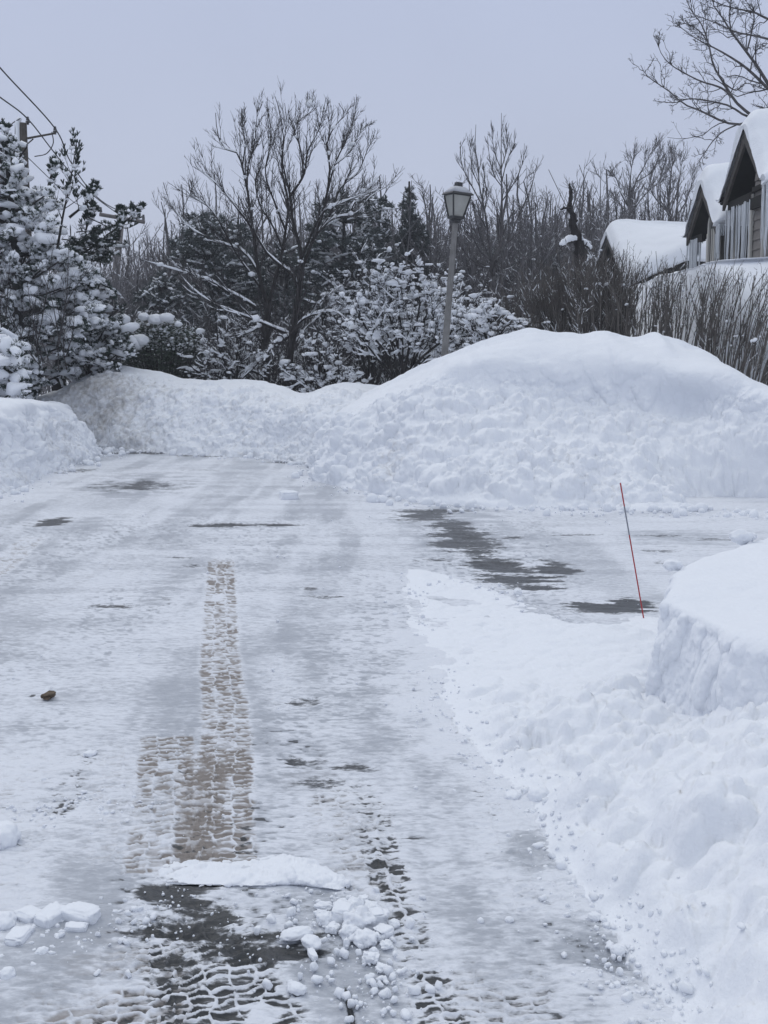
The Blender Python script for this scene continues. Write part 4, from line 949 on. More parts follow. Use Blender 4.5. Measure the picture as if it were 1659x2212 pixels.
def pine_mass(name, label, pg, Y, dY, n, trunk_px, blen=(.35, .8), tuft=(.07, .12), snowy=1.25, leaders=(), mN=M_needle, group=None, droop=.15, pil=(.05, .14)):
    """a conifer: boughs leave the trunk towards points spread through the crown volume"""
    pts = in_poly(pg, n); Yk = Y+rng.uniform(-dY, dY, n)
    tips = np.array([P(x, y, k) for (x, y), k in zip(pts, Yk)])
    tr = catmull(np.array([P(x, y, Y) for x, y in trunk_px]), 20)
    b_ = tr[0].copy()
    out = norm((tips-np.array([tr[np.argmin(abs(tr[:, 2]-q_[2]+.4))] for q_ in tips]))*np.array([1, 1, .3])+rng.normal(0, .25, tips.shape))
    ln = rng.uniform(*blen, n)
    u = np.linspace(0, 1, 7)[None, :, None]
    BP = tips[:, None]-(1-u)*ln[:, None, None]*out[:, None]+np.array([0, 0, -droop])*(u*u)*ln[:, None, None]+np.array([0, 0, .10])*(u**4)*ln[:, None, None]
    BR = np.linspace(.014, .005, 7)[None]*np.ones((n, 1))
    A = Acc(); A.tube(tr, .16, .03, 9)
    hidden = []
    W_ = Acc(); W_.tubes(BP, BR, 4)
    # limbs joining trunk to boughs
    j = np.array([tr[max(0, np.argmin(abs(tr[:, 2]-q_[2]+.3)))] for q_ in BP[:, 0]])
    sel = rng.random(n) < .25
    mid = (j+BP[:, 0])/2+[0, 0, -.05]
    W_.tubes(np.stack([j, mid, BP[:, 0]], 1)[sel], np.array([[.03, .022, .014]])*np.ones((sel.sum(), 1)), 5)
    NE = Acc(); S = Acc()
    tw, twr = spawn(BP, BR, n=5, ang=(.4, .9), lenf=(.25, .5), up=.15, K=4, rf=.6, rmin=.004, lmax=.35); W_.tubes(tw, twr, 3)
    q1 = pick(BP, n*7, .25, 1); q2 = pick(tw, n*9, .3, 1)
    add_tufts(NE, TUFT, q1, rng.normal(0, .6, q1.shape)+np.repeat(out, 7, 0)[rng.permutation(len(q1))]*.5+[0, 0, .3], *tuft)
    add_tufts(NE, TUFT, q2, rng.normal(0, .6, q2.shape)+[0, 0, .4], *tuft)
    for lead, k_ in leaders:
        lp = catmull(np.array([P(x, y, Y+k_) for x, y in lead]), 12); W_.tube(lp, .03, .006, 5)
        a1, r1 = spawn(lp[None], np.linspace(.03, .006, 12)[None], n=15, ang=(.5, 1.0), lenf=(.2, .42), up=.4, K=5, rf=.5, rmin=.005, lmax=.6); W_.tubes(a1, r1, 4)
        a2, r2 = spawn(a1, r1, n=3, ang=(.4, .9), lenf=(.3, .6), up=.6, K=4, rf=.6, rmin=.004, lmax=.25); W_.tubes(a2, r2, 3)
        tp = np.concatenate([a1[:, -1], a2[:, -1], a1[:, 3], lp[-1:]]); tn = np.concatenate([a1[:, -1]-a1[:, -2], a2[:, -1]-a2[:, -2], a1[:, 3]-a1[:, 2], [[0, 0, .2]]])
        add_tufts(NE, TUFT_UP, tp, norm(tn)+[0, 0, .8], tuft[0]*1.0, tuft[1]*1.05)
        snow_blobs2(S, pick(a1, 30, .2, 1), .02, .055)
    if snowy:
        snow_tubes(S, BP, BR*1.0, a=1.6, b=pil[0]*.95, cover=.66*snowy, n=7, thr=.1, mx_=.2)
        snow_tubes(S, tw, twr, a=1., b=pil[0]*.45, cover=.5*snowy, n=5, thr=.1)
        snow_blobs2(S, pick(BP, int(n*1.1*snowy), .2, 1), pil[0]*.8, pil[1]*.95)
        snow_blobs2(S, q2[:int(len(q2)*.32*snowy)], .015, .05)
    t = thing(name, label, 'tree', b_, group)
    trk = A.build('trunk', M_bark); bo = W_.build('boughs', M_bark); ne = NE.build('needles', mN, smooth_=False); sn = S.build('snow', M_snow_far)
    adopt(t, trk, bo, ne, sn); return t
pine_mass('snowy_pine', 'tallest snow laden pine at the left edge, hiding the near utility pole',
          [(-150,330),(-40,290),(20,290),(52,340),(60,400),(110,400),(140,440),(150,480),(120,520),(190,560),(235,600),(215,640),(245,690),(240,760),(190,800),(100,850),(-20,880),(-220,880)], 22.5, 1.6, 700,
          [(40,900),(40,700),(30,500),(10,300)], leaders=[([(120,560),(135,470),(150,400),(165,310)], -.6), ([(150,470),(185,440),(205,410)], -.4), ([(100,420),(110,380),(120,360)], .2), ([(0,360),(5,320),(12,275)], 0)], pil=(.045, .15))
pine_mass('snowy_pine', 'smaller pine with a flat green top in front of the far utility pole',
          [(120,540),(190,495),(250,480),(300,490),(285,530),(240,560),(200,575),(150,580)], 24, .7, 60, [(120,900),(140,700),(150,560)], leaders=[([(230,510),(270,480),(300,450)], 0), ([(180,520),(190,480),(200,450)], .2), ([(255,520),(262,480),(262,460)], -.2)], snowy=.45, pil=(.03, .07))
pine_mass('snowy_pine', 'bushy snowed-in evergreen between the tall pine and the round holly',
          [(130,600),(200,590),(240,610),(260,660),(300,690),(300,760),(270,800),(180,830),(120,800),(110,700)], 23.2, .9, 150, [(200,900),(200,780),(205,640)], snowy=1.1, pil=(.04, .13))
pine_mass('snowy_pine', 'drooping boughs under thick snow pillows at the far left edge, nearest evergreen',
          [(-160,690),(-20,690),(40,720),(80,760),(78,800),(70,850),(40,868),(-160,900)], 19.0, .7, 85, [(-60,930),(-60,820),(-60,690)], snowy=1.1, droop=.5, blen=(.5, .9), pil=(.09, .24))
# round holly
hc = P(348, 765, 24.4); t = thing('holly_bush', 'round dark leaved holly with fat snow clumps on top, behind the far snowbank', 'shrub', [hc[0], hc[1], 0])
n = 9000; v_ = norm(rng.normal(size=(n, 3)))*(rng.random(n)**.28)[:, None]
lump = 1+.18*vnoise(v_*2.5, 71)
pos = hc+v_*lump[:, None]*np.array([.98, .8, .82])
LV = np.array([(-.5, 0, 0), (0, -.28, .06), (.5, 0, 0), (0, .28, .06)]); LF = np.array([[0, 1, 2, 3]])
A = Acc(); A.inst(LV, LF, pos, rng.uniform(.05, .085, (n, 1))*np.ones((1, 3)), rrot(n, .8))
B = Acc(); stx = np.array([[hc*[1, 1, 0]+[0, 0, .1], hc*[1, 1, .4]+q_*[.3, .3, .2], hc+q_*.8] for q_ in norm(rng.normal(size=(60, 3)))*[1, .8, .8]]); B.tubes(stx, np.array([[.03, .02, .006]])*np.ones((60, 1)), 5)
S = Acc(); m = (v_[:, 2] > .1) & (rng.random(n) < .16); snow_blobs(S, pos[m], .018, .05, IC=IC1)
for k, (x, y, r) in enumerate([(262,690,.20),(255,722,.22),(285,742,.26),(268,755,.16),(335,690,.17),(360,686,.16),(310,684,.13),(302,735,.2),(385,700,.09),(432,715,.10),(245,705,.16),(440,735,.08)]):
    c_ = P(x, y, 23.75); lumpy(S, c_, (r, r*.9, r*.62), IC3, 300+k, .25)
adopt(t, B.build('stem', M_bark), A.build('leaves', M_leaf, smooth_=False), S.build('snow', M_snow_far))

# far pines
def far_pine(name, label, x, ytop, ybase, Y, wpx, spire=False, n=420, group='dark pines deep in the woods', seed=0, snowy=.5):
    sc = Y/F_; top = P(x, ytop, Y); b_ = np.array([top[0], Y, .3]); Hh = top[2]-b_[2]; W_ = wpx*sc/2
    tr = catmull(np.array([b_, b_+[.1, 0, Hh*.5], top]), 12); A = Acc(); A.tube(tr, .22, .04, 7)
    hf = rng.random(n)**.85*.9+.08
    prof = (1-hf)**.9*(.7+.45*np.sin(hf*26))+.04 if spire else np.clip(1-hf, 0, 1)**.42*(.78+.3*np.sin(hf*17+seed))
    a_ = rng.uniform(0, 2*math.pi, n); rad = W_*prof*rng.uniform(.45, 1.12, n)*(.75+.5*(.5+.5*vnoise(np.column_stack([np.cos(a_)*1.5, np.sin(a_)*1.5, hf*5]), 60+seed)))
    if spire: rad = rad*rng.uniform(.3, 1.5, n)
    kp = vnoise(np.column_stack([np.cos(a_)*1.6, np.sin(a_)*1.6, hf*9]), 90+seed) > -.28; n = int(kp.sum()); hf, a_, rad = hf[kp], a_[kp], rad[kp]
    p0 = b_+np.column_stack([0*hf, 0*hf, hf*Hh]); dr = np.column_stack([np.cos(a_), np.sin(a_), 0*a_+.12])
    BP = p0[:, None]+dr[:, None]*rad[:, None, None]*np.linspace(0, 1, 5)[None, :, None]; BP[:, :, 2] += -.12*np.linspace(0, 1, 5)[None]**2*rad[:, None]
    B = Acc(); B.tubes(BP, np.linspace(.03, .008, 5)[None]*np.ones((n, 1)), 3)
    NE = Acc(); q_ = pick(BP, n*11, .3, 1.0)+rng.normal(0, .09, (n*11, 3))*[1, 1, .6]; s_ = .20 if not spire else .15
    add_tufts(NE, CLUMP, q_, rng.normal(size=q_.shape), s_*.6, s_*1.1)
    S = Acc()
    if snowy: snow_tubes(S, BP, np.full(BP.shape[:2], .02), a=1, b=.05, cover=.5*snowy, n=5, thr=.1); snow_blobs(S, pick(BP, int(n*1.5*snowy), .4, 1), .04, .13)
    t = thing(name, label, 'tree', b_, group)
    adopt(t, A.build('trunk', M_bark), B.build('boughs', M_bark), NE.build('needles', M_needle_far, smooth_=False), S.build('snow', M_snow_far))
    return t
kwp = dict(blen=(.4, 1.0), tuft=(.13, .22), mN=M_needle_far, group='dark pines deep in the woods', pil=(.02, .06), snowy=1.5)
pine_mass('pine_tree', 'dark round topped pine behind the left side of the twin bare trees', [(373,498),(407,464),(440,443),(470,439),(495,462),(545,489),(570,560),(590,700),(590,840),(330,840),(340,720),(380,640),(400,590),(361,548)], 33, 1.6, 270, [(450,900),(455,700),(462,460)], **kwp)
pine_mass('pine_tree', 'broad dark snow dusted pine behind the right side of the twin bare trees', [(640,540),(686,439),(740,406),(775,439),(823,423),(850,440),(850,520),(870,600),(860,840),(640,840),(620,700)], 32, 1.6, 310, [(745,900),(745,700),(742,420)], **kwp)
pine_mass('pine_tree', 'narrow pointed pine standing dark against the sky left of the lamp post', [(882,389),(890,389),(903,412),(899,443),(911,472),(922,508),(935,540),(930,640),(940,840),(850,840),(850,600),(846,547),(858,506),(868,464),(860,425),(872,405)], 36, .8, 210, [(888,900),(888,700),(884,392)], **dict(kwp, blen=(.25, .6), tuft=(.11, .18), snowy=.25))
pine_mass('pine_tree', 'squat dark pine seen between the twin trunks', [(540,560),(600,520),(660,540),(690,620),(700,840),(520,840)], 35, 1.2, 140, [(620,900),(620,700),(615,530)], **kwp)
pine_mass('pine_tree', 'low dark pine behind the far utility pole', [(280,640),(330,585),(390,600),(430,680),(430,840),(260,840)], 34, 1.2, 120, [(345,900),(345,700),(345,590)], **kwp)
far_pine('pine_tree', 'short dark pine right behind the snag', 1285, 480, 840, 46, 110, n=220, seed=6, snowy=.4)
print('conifers done')

# ---------------- background woods
def bare_variant(seed, Hh, spread=.35, nl=11, rmin=.011, twn=(12, 8), up=.55):
    global rng
    old = rng; rng = np.random.default_rng(seed)
    K = 14; LPs = []; LRs = []
    top = np.array([rng.normal(0, .04)*Hh, 0, Hh]); tr = catmull(np.array([[0, 0, 0], top*[.5, 1, .3], top*[1, 1, .6]+[.05, .05, 0], top]), K); tr[:, :2] += rng.normal(0, .03, (K, 2)); tr[0] = 0
    LPs.append(tr); LRs.append(np.linspace(.10, .012, K))
    for k in range(nl):
        t_ = rng.uniform(.22, .7); i = int(t_*(K-1)); a_ = rng.uniform(0, 2*math.pi); l = Hh*rng.uniform(.25, .5)*(1.2-t_)
        d_ = np.array([math.cos(a_), math.sin(a_), 0])*spread*rng.uniform(.6, 1.4)
        q0 = tr[i]; LPs.append(catmull(np.array([q0, q0+d_*l*.5+[0, 0, l*.3], q0+d_*l*.85+[0, 0, l*.7], q0+d_*l*1.05+[0, 0, l*1.1]]), K)); LRs.append(np.linspace(.055*(1.1-t_), .010, K))
    LPs, LRs = np.array(LPs), np.array(LRs)
    A = Acc(); A.tubes(LPs, LRs, 5); B = Acc()
    p1, r1 = spawn(LPs, LRs, n=twn[0], ang=(.3, .8), lenf=(.15, .4), up=up, K=6, rf=.5, rmin=rmin, wig=.03, lmax=1.4)
    p2, r2 = spawn(p1, r1, n=twn[1], ang=(.3, .9), lenf=(.3, .55), up=up, K=4, rf=.6, rmin=rmin*.8, wig=.04, lmax=.6)
    B.tubes(p1, r1, 3); B.tubes(p2, r2, 3)
    S = Acc(); snow_tubes(S, LPs, LRs, a=.5, b=.012, cover=.5, thr=.4); snow_tubes(S, p1, r1, a=1.0, b=.018, cover=.55, thr=.25, n=3); snow_tubes(S, p2, r2, a=.8, b=.013, cover=.4, thr=.25, n=3)
    t = thing('woodland_tree', 'x', 'tree', (0, 0, 0))
    for o_ in (A.build('trunk', M_bark2), B.build('crown', M_twig_far), S.build('snow', M_snow_far)): o_.parent = t
    rng = old; return t
protos = [bare_variant(900+k, 8.0, .32+.06*(k % 3), 8+k % 4) for k in range(6)]
used = [False]*6
GW = 'bare trees crowded in the woods'
def place(k, x, ytop, Y, label, wide=1.0, rz=None):
    top = P(x, ytop, Y); s_ = (top[2]-.3)/8.0; k %= 6
    if not used[k]: r = protos[k]; used[k] = True
    else:
        r = protos[k].copy(); COL.objects.link(r)
        for c_ in list(protos[k].children):
            d_ = c_.copy(); COL.objects.link(d_); d_.parent = r
    r.location = (float(top[0]), float(Y), .25); r.scale = (s_*wide, s_*wide, s_); r.rotation_euler = (0, 0, rng.uniform(0, 6.28) if rz is None else rz)
    r['label'] = label; r['category'] = 'tree'; r['group'] = GW
    return r
place(0, 930, 470, 38, 'slanting pale bare tree between the narrow pine and the lamp post', 1.3)
place(1, 985, 455, 40, 'bare tree whose thin tips stand behind the lantern')
place(2, 1150, 395, 36, 'bare tree with one long upright tip right of the two-leader tree', .9)
place(3, 1190, 450, 42, 'grey bare tree left of the snag')
place(4, 1262, 420, 40, 'forked pale bare tree just behind the snag tip', .9)
place(5, 1310, 360, 46, 'tall thin bare tree above the left gable of the low roof', .8)
place(0, 395, 395, 40, 'faint wide bare tree left of the twin trees', 1.5)
place(1, 360, 430, 44, 'faint bare tree at the left fringe of the woods', 1.5)
place(2, 470, 370, 48, 'faint tall bare tree behind the twin trees at left', 1.4)
place(3, 560, 400, 50, 'faint bare tree in the middle of the twin crowns', 1.4)
place(4, 680, 400, 48, 'faint bare tree behind the right trunk of the twin trees', 1.4)
LW = 'grey snow dusted bare tree in the depths of the woods'
xs = []
for k in range(165):
    Y_ = rng.uniform(36, 60); x = 290+k*7.6+rng.normal(0, 12)
    if x > 1530: continue
    yt = np.interp(x, [300,500,700,950,1100,1300,1520], [530,480,460,450,430,425,430])+rng.normal(0, 30)
    place(int(rng.integers(0, 6)), x, yt, Y_, LW, 1.9)
for k in range(60):
    x = 130+k*21+rng.normal(0, 12); Y_ = rng.uniform(29, 36)
    if x > 1330: continue
    yt = np.interp(x, [100,300,500,700,950,1100,1300,1520], [640,640,660,660,620,600,560,560])+rng.normal(0, 22)
    place(int(rng.integers(0, 6)), x, yt, Y_, 'thin snow flecked sapling in the brush at the front of the woods', 2.4)
# undergrowth and the wood's far edge: nobody could count them
def thicket(n, Y0, Y1, x0, x1, hfun, mt, name, label, r=.012, sn=.4, tw=4):
    Yk = rng.uniform(Y0, Y1, n); xk = rng.uniform(x0, x1, n); hk = hfun(xk)*rng.uniform(.5, 1, n)
    b_ = np.array([P(x, 778, y_) for x, y_ in zip(xk, Yk)]); b_[:, 2] = .2
    d_ = np.column_stack([rng.normal(0, .22, n), rng.normal(0, .2, n), np.ones(n)]); u = np.linspace(0, 1, 6)[None, :, None]
    hh_ = hk[:, None, None]; Pp = b_[:, None]+d_[:, None]*u*hh_+rng.normal(0, .03, (n, 6, 3))*u*hh_
    R = np.linspace(r*1.4, r*.5, 6)[None]*np.ones((n, 1)); A = Acc(); A.tubes(Pp, R, 3)
    p1, r1 = spawn(Pp, R, n=tw, ang=(.4, 1.1), lenf=(.2, .45), up=.25, K=5, rf=.6, rmin=r*.5, lmax=.9); A.tubes(p1, r1, 3)
    p2, r2 = spawn(p1, r1, n=2, ang=(.4, 1.), lenf=(.3, .6), up=.3, K=4, rf=.7, rmin=r*.45, lmax=.4); A.tubes(p2, r2, 3)
    nA = A.n
    S = Acc(); snow_tubes(S, p1, r1, a=.8, b=.016, cover=sn, thr=.3, n=3); snow_tubes(S, p2, r2, a=.6, b=.012, cover=sn*.8, thr=.3, n=3); snow_blobs(S, pick(p1, int(n*sn*2)), .02, .06)
    o = A.build(name, [mt, M_snow_far])
    # same stuff object carries its snow: join arrays
    V0 = np.concatenate(A.V+S.V); F0 = [np.concatenate(A.Q)]; 
    Q2 = [q_+A.n for q_ in S.Q]; T2 = [q_+A.n for q_ in S.T]
    bpy.data.objects.remove(o)
    Fs = F0+([np.concatenate(Q2)] if Q2 else [])+([np.concatenate(T2)] if T2 else [])
    o = mk(name, V0, Fs, [mt, M_snow_far]); mi = np.zeros(len(o.data.polygons), np.int32); mi[len(F0[0]):] = 1
    o.data.polygons.foreach_set('material_index', mi); tag(o, label, kind='stuff'); return o
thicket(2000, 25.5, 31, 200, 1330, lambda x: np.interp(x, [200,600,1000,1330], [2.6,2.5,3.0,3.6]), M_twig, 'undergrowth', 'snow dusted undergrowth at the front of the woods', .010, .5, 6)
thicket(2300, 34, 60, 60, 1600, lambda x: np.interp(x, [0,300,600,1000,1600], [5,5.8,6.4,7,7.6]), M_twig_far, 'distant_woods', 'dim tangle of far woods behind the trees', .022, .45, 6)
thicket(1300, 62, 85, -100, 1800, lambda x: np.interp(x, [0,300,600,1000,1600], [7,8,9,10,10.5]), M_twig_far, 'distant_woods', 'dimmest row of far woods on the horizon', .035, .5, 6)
print('woods done')

# thin grey twigs in front of the left pines
S_t = [([(0,0)], 0)]
LPs = []
for k in range(26):
    x = rng.uniform(-30, 150); y0 = rng.uniform(740, 800); b_ = P(x, y0, 20.5+rng.uniform(-.3, .3)); tp = P(x+rng.uniform(-90, 90), y0-rng.uniform(90, 230), 20.3+rng.uniform(-.6, .3))
    LPs.append(catmull(np.array([b_, (b_+tp)/2+rng.normal(0, .08, 3), tp]), 9))
LPs = np.array(LPs); LRs = np.linspace(.011, .004, 9)[None]*np.ones((len(LPs), 1))
t = thing('bare_shrub', 'thin grey leafless shrub in front of the tall snowy pine', 'shrub', P(60, 860, 20.5))
A = Acc(); A.tubes(LPs, LRs, 4); B = Acc(); p1, r1 = spawn(LPs, LRs, n=8, ang=(.3, .8), lenf=(.2, .5), up=.3, K=6, rf=.6, rmin=.004, lmax=.7); B.tubes(p1, r1, 3); p2, r2 = spawn(p1, r1, n=3, ang=(.3, .8), lenf=(.3, .6), up=.2, K=4, rf=.7, rmin=.0035, lmax=.3); B.tubes(p2, r2, 3)
adopt(t, A.build('stems', M_twig), B.build('twigs', M_twig))

# ------------------------------------------------------------------ lamp post
YL = 17.2; t = thing('lamp_post', 'grey lamp post with a black framed frosted lantern rising behind the snow mound', 'lamp post', [*P(955,800,YL)[:2], 0])
A = Acc(); pb = P(961,760,YL); ptp = P(984,478,YL); low = pb+(pb-ptp)*.45
pts_ = catmull(np.array([low, pb, P(972,620,YL), ptp]), 14); A.tube(pts_, np.linspace(.058, .041, 14), n=16)
post = A.build('post', M_conc)
ax = norm(ptp-pb); rx = norm(np.cross(ax, [0, 1., 0])); ang_ = math.radians(24); fy = np.cross(ax, rx)
ex = rx*math.cos(ang_)+fy*math.sin(ang_); ey = np.cross(ax, ex); sL = YL/F_
def lp(x, y, z_): return ptp+ex*x+ey*y+ax*z_
def frust(acc, w0, z0, w1, z1, pol=4, dx=0):
    V = []
    for w__, zz in ((w0, z0), (w1, z1)):
        for sx__, sy__ in ((-1, -1), (1, -1), (1, 1), (-1, 1)): V.append(lp(sx__*w__, sy__*w__, zz))
    acc.add(V, [(0, 3, 2, 1), (4, 5, 6, 7), (0, 1, 5, 4), (1, 2, 6, 5), (2, 3, 7, 6), (3, 0, 4, 7)])
Z0, Z1 = .055, .365; W0, W1 = .080, .145
Fm = Acc(); frust(Fm, .055, -.02, .05, .02); frust(Fm, .05, .02, .09, .035); frust(Fm, .095, .035, .10, .07)
for sx__, sy__ in ((-1, -1), (1, -1), (1, 1), (-1, 1)):
    Fm.tube([lp(sx__*W0*1.02, sy__*W0*1.02, Z0), lp(sx__*W1*1.02, sy__*W1*1.02, Z1)], .014, n=6)
frust(Fm, W1*1.02, Z1, W1*1.04, Z1+.018)
Gl = Acc()
for k in range(4):
    c_ = [(-1, -1), (1, -1), (1, 1), (-1, 1)]; a_, b2 = c_[k], c_[(k+1) % 4]; i_ = .97
    Gl.add([lp(a_[0]*W0*i_, a_[1]*W0*i_, Z0+.015), lp(b2[0]*W0*i_, b2[1]*W0*i_, Z0+.015), lp(b2[0]*W1*i_, b2[1]*W1*i_, Z1), lp(a_[0]*W1*i_, a_[1]*W1*i_, Z1)], [(0, 1, 2, 3)])
Rf = Acc(); frust(Rf, .180, Z1+.018, .172, Z1+.034); frust(Rf, .172, Z1+.034, .075, Z1+.125); 
Fn = Acc(); frust(Fn, .048, Z1+.125, .045, Z1+.20)
Sn = Acc(); frust(Sn, .162, Z1+.046, .082, Z1+.134)
M_lroof = mat('lantern_roof', (.045, .045, .048), .5)
ro = Rf.build('lantern_roof', M_lroof, smooth_=False); fr2 = Fm.build('lantern_frame', M_black, smooth_=False); fn = Fn.build('finial', M_black, smooth_=False)
M_dsnow = mat('thin_wet_snow', (.46, .47, .50), .7)
ls = Sn.build('snow', M_dsnow)
bl = Acc(); lumpy(bl, lp(-.06, -.03, .0), (.022, .022, .022), IC3, 4); bs = bl.build('ice_lump', M_snow)
adopt(t, post, fr2, Gl.build('glass_panel', M_glass_l, smooth_=False), ro, fn, ls, bs)

# ------------------------------------------------------------------ driveway marker
b_ = P(1388, 1322, 6.85); tpx = P(1340, 1043, 6.85); t = thing('driveway_marker', 'thin red fibreglass rod leaning left out of the snow beside the cut block', 'driveway marker', b_)
dd_ = tpx-b_; A = Acc(); A.tubes(np.array([[b_-dd_*.10, b_+dd_*.6, ]]), np.full((1, 2), .0042), 10); A.tubes(np.array([[b_+dd_*.82, b_+dd_]]), np.full((1, 2), .0042), 10)
A.tube([b_+dd_*.95, b_+dd_], .0044, .0044, 10)
B = Acc(); B.tubes(np.array([[b_+dd_*.6, b_+dd_*.82]]), np.full((1, 2), .0045), 10)
adopt(t, A.build('rod', M_red), B.build('reflective_band', M_reflect))

# ------------------------------------------------------------------ utility poles and wires
Y1 = 36.0; t = thing('utility_pole', 'near brown wooden utility pole with a short steel arm, snow stuck to its left side', 'utility pole', [*P(50,500,Y1)[:2], 0])
p0 = P(49, 266, Y1); A = Acc(); A.tube([[p0[0], Y1, 0], [p0[0], Y1, 5], p0], .15, .125, 12)
B = Acc(); B.tube([P(58, 299, Y1), P(118, 288, Y1-.3)], .035, .03, 8); B.tube([P(58, 312, Y1), P(72, 300, Y1)], .02, .02, 6)
I_ = Acc()
for x, y in ((119,283), (60,262)): 
    c_ = P(x, y, Y1-.2)
    for zz, r_ in ((-.10, .035), (-.04, .07), (.03, .055), (.09, .04)): I_.tube([c_+[0, 0, zz], c_+[0, 0, zz+.045]], r_, r_*.9, 10)
J = Acc(); J.tube([P(112, 285, Y1-.3), P(115, 310, Y1-.3), P(100, 332, Y1-.2), P(75, 338, Y1)], .017, .017, 5, K=14); J.tube([P(14, 285, Y1), P(25, 268, Y1), P(44, 256, Y1-.2)], .017, .017, 5, K=10)
J.tube([P(10, 290, Y1), P(10, 262, Y1)], .02, .015, 5); J.tube([P(33, 290, Y1), P(33, 268, Y1)], .02, .015, 5)
S = Acc(); S.tubes(catmull(np.array([[p0[0]-.14, Y1-.04, 6.3], [p0[0]-.15, Y1-.04, 7.5], [p0[0]-.13, Y1-.04, p0[2]], [p0[0]-.05, Y1, p0[2]+.06]]), 16)[None], (np.full(16, .10)*rng.uniform(.8, 1.1, 16))[None], 8)
adopt(t, A.build('pole', M_wood), B.build('arm', M_wood), I_.build('insulator', M_wire), J.build('jumper_wire', M_wire), S.build('snow', M_snow_far))
Y2 = 52.0; t = thing('utility_pole', 'far grey utility pole with a straight crossarm, half hidden by the small pine', 'utility pole', [*P(240,700,Y2)[:2], 0])
c2 = P(262, 470, Y2); A = Acc(); A.tube([P(228, 800, Y2), P(248, 620, Y2), c2], .19, .15, 12)
B = Acc(); e0, e1 = P(215, 463, Y2), P(313, 480, Y2); dv = e1-e0; up_ = np.array([0, 0, .12])
B.tube([e0, e1], .085, .085, 4)
I_ = Acc(); 
for f_ in (.03, .5, .97): c_ = e0+dv*f_+[0, 0, .1]; I_.tube([c_, c_+[0, 0, .22]], .07, .05, 8)
adopt(t, A.build('pole', M_wood2), B.build('crossarm', M_wood2), I_.build('insulator', M_wire))
def wire(label, pts, r=.022):
    b_ = pts[0]; t = thing('power_line', label, 'power line', b_, 'power lines strung between the poles')
    A = Acc(); A.tube(np.array(pts), r, r, 5, K=60, cap=False); o_ = A.build('cable', M_wire); adopt(t, o_)
wire('upper power line from the top left corner past the steel arm', [P(-260,-190,20), P(-110,10,27), P(0,146,31.5), P(118,276,35.8), P(150,345,40), P(190,405,44.5), P(225,438,48.5), P(262,458,52)])
wire('lower power line meeting the top of the near utility pole', [P(-420,-90,20), P(-200,70,27), P(0,210,33), P(60,257,35.8), P(110,320,40), P(150,370,44), P(205,425,48.5), P(255,462,52)])
wire('faint third line sagging behind the pine to the far crossarm', [P(60,340,36), P(120,398,40), P(165,440,46), P(217,458,52)], .014)

# ------------------------------------------------------------------ houses on the right
def slab(acc, p00, p01, p11, p10, th):
    """quad with thickness th downward along its normal"""
    Q_ = np.array([p00, p01, p11, p10], float); n_ = norm(np.cross(Q_[1]-Q_[0], Q_[3]-Q_[0])); 
    if n_[2] < 0: n_ = -n_
    acc.add(np.concatenate([Q_, Q_-n_*th]), [(0, 1, 2, 3), (7, 6, 5, 4), (0, 4, 5, 1), (1, 5, 6, 2), (2, 6, 7, 3), (3, 7, 4, 0)])
def roof_snow(Xf, Xb, Yn, Yf, ze, za, th, seed, front_over=.12, ease=.18, nosea=.3, back_drop=0.0, nz_e=0.0):
    """thick rounded snow over a gabled roof, ridge along x"""
    Ym = (Yn+Yf)/2; stn = []
    for f_ in np.linspace(0, 1, 12):
        X_ = Xf-front_over+(Xb-Xf+front_over)*f_**1.6; k = min(1, .0+(f_*7)**.6) if f_ < .14 else 1.0
        T_ = th*(.12+.88*k); zr = -back_drop*f_; ne = nz_e*min(1, max(0, (X_-Xf)/1.35))
        stn.append([[X_, Yn-ease*.2, ze-.06+zr+ne], [X_, Yn-ease, ze+T_*.25+zr+ne], [X_, Yn+.05, ze+T_*1.05+zr+ne],
                    [X_, Yn*.55+Ym*.45, ze*.55+za*.45+T_*1.1+zr+ne*.5], [X_, Ym-.28, za+T_*.82-.05+zr], [X_, Ym, za+T_*1.0+.02+zr], [X_, Ym+.28, za+T_*.82-.05+zr],
                    [X_, Yf*.55+Ym*.45, ze*.55+za*.45+T_*1.05+zr], [X_, Yf-.05, ze+T_*1.0+zr], [X_, Yf+ease, ze+T_*.2+zr], [X_, Yf+ease*.2, ze-.06+zr]])
    A_ = loft(stn, 120, 140); n_ = normals(A_); A_ = A_+n_*(.07*fbm(A_, .9, 3, seed)+.02*fbm(A_, 3, 3, seed+1))[..., None]
    i0 = A_[0]; ctr = i0.mean(0)
    a = Acc(); a.add(A_, grid_faces(120, 140))
    # front end cap follows the gable: strip from outer snow line down to roof line
    under = np.array([[i0[k, 0]+.02, min(max(i0[k, 1], Yn), Yf), (ze+(za-ze)*(1-abs(min(max(i0[k, 1], Yn), Yf)-Ym)/((Yf-Yn)/2)))] for k in range(len(i0))])
    nb = len(i0); a.add(np.concatenate([i0, under]), np.array([(k, k+1, nb+k+1, nb+k) for k in range(nb-1)]))
    return a.build('roof_snow', M_snow)
def icicle_row(pts, lens, r, m=M_ice):
    out = []
    for p_, l_ in zip(pts, lens):
        a = Acc(); K = 10; u = np.linspace(0, 1, K); c_ = np.array(p_)[None]+np.column_stack([rng.normal(0, .006, K)*u, rng.normal(0, .006, K)*u, -u*l_])
        rr_ = r*rng.uniform(.5, 1.5)*(1-u)**.8*(1+.15*rng.normal(size=K))+.002; a.tubes(c_[None], rr_[None], 7); out.append(a.build('icicle', m))
    return out
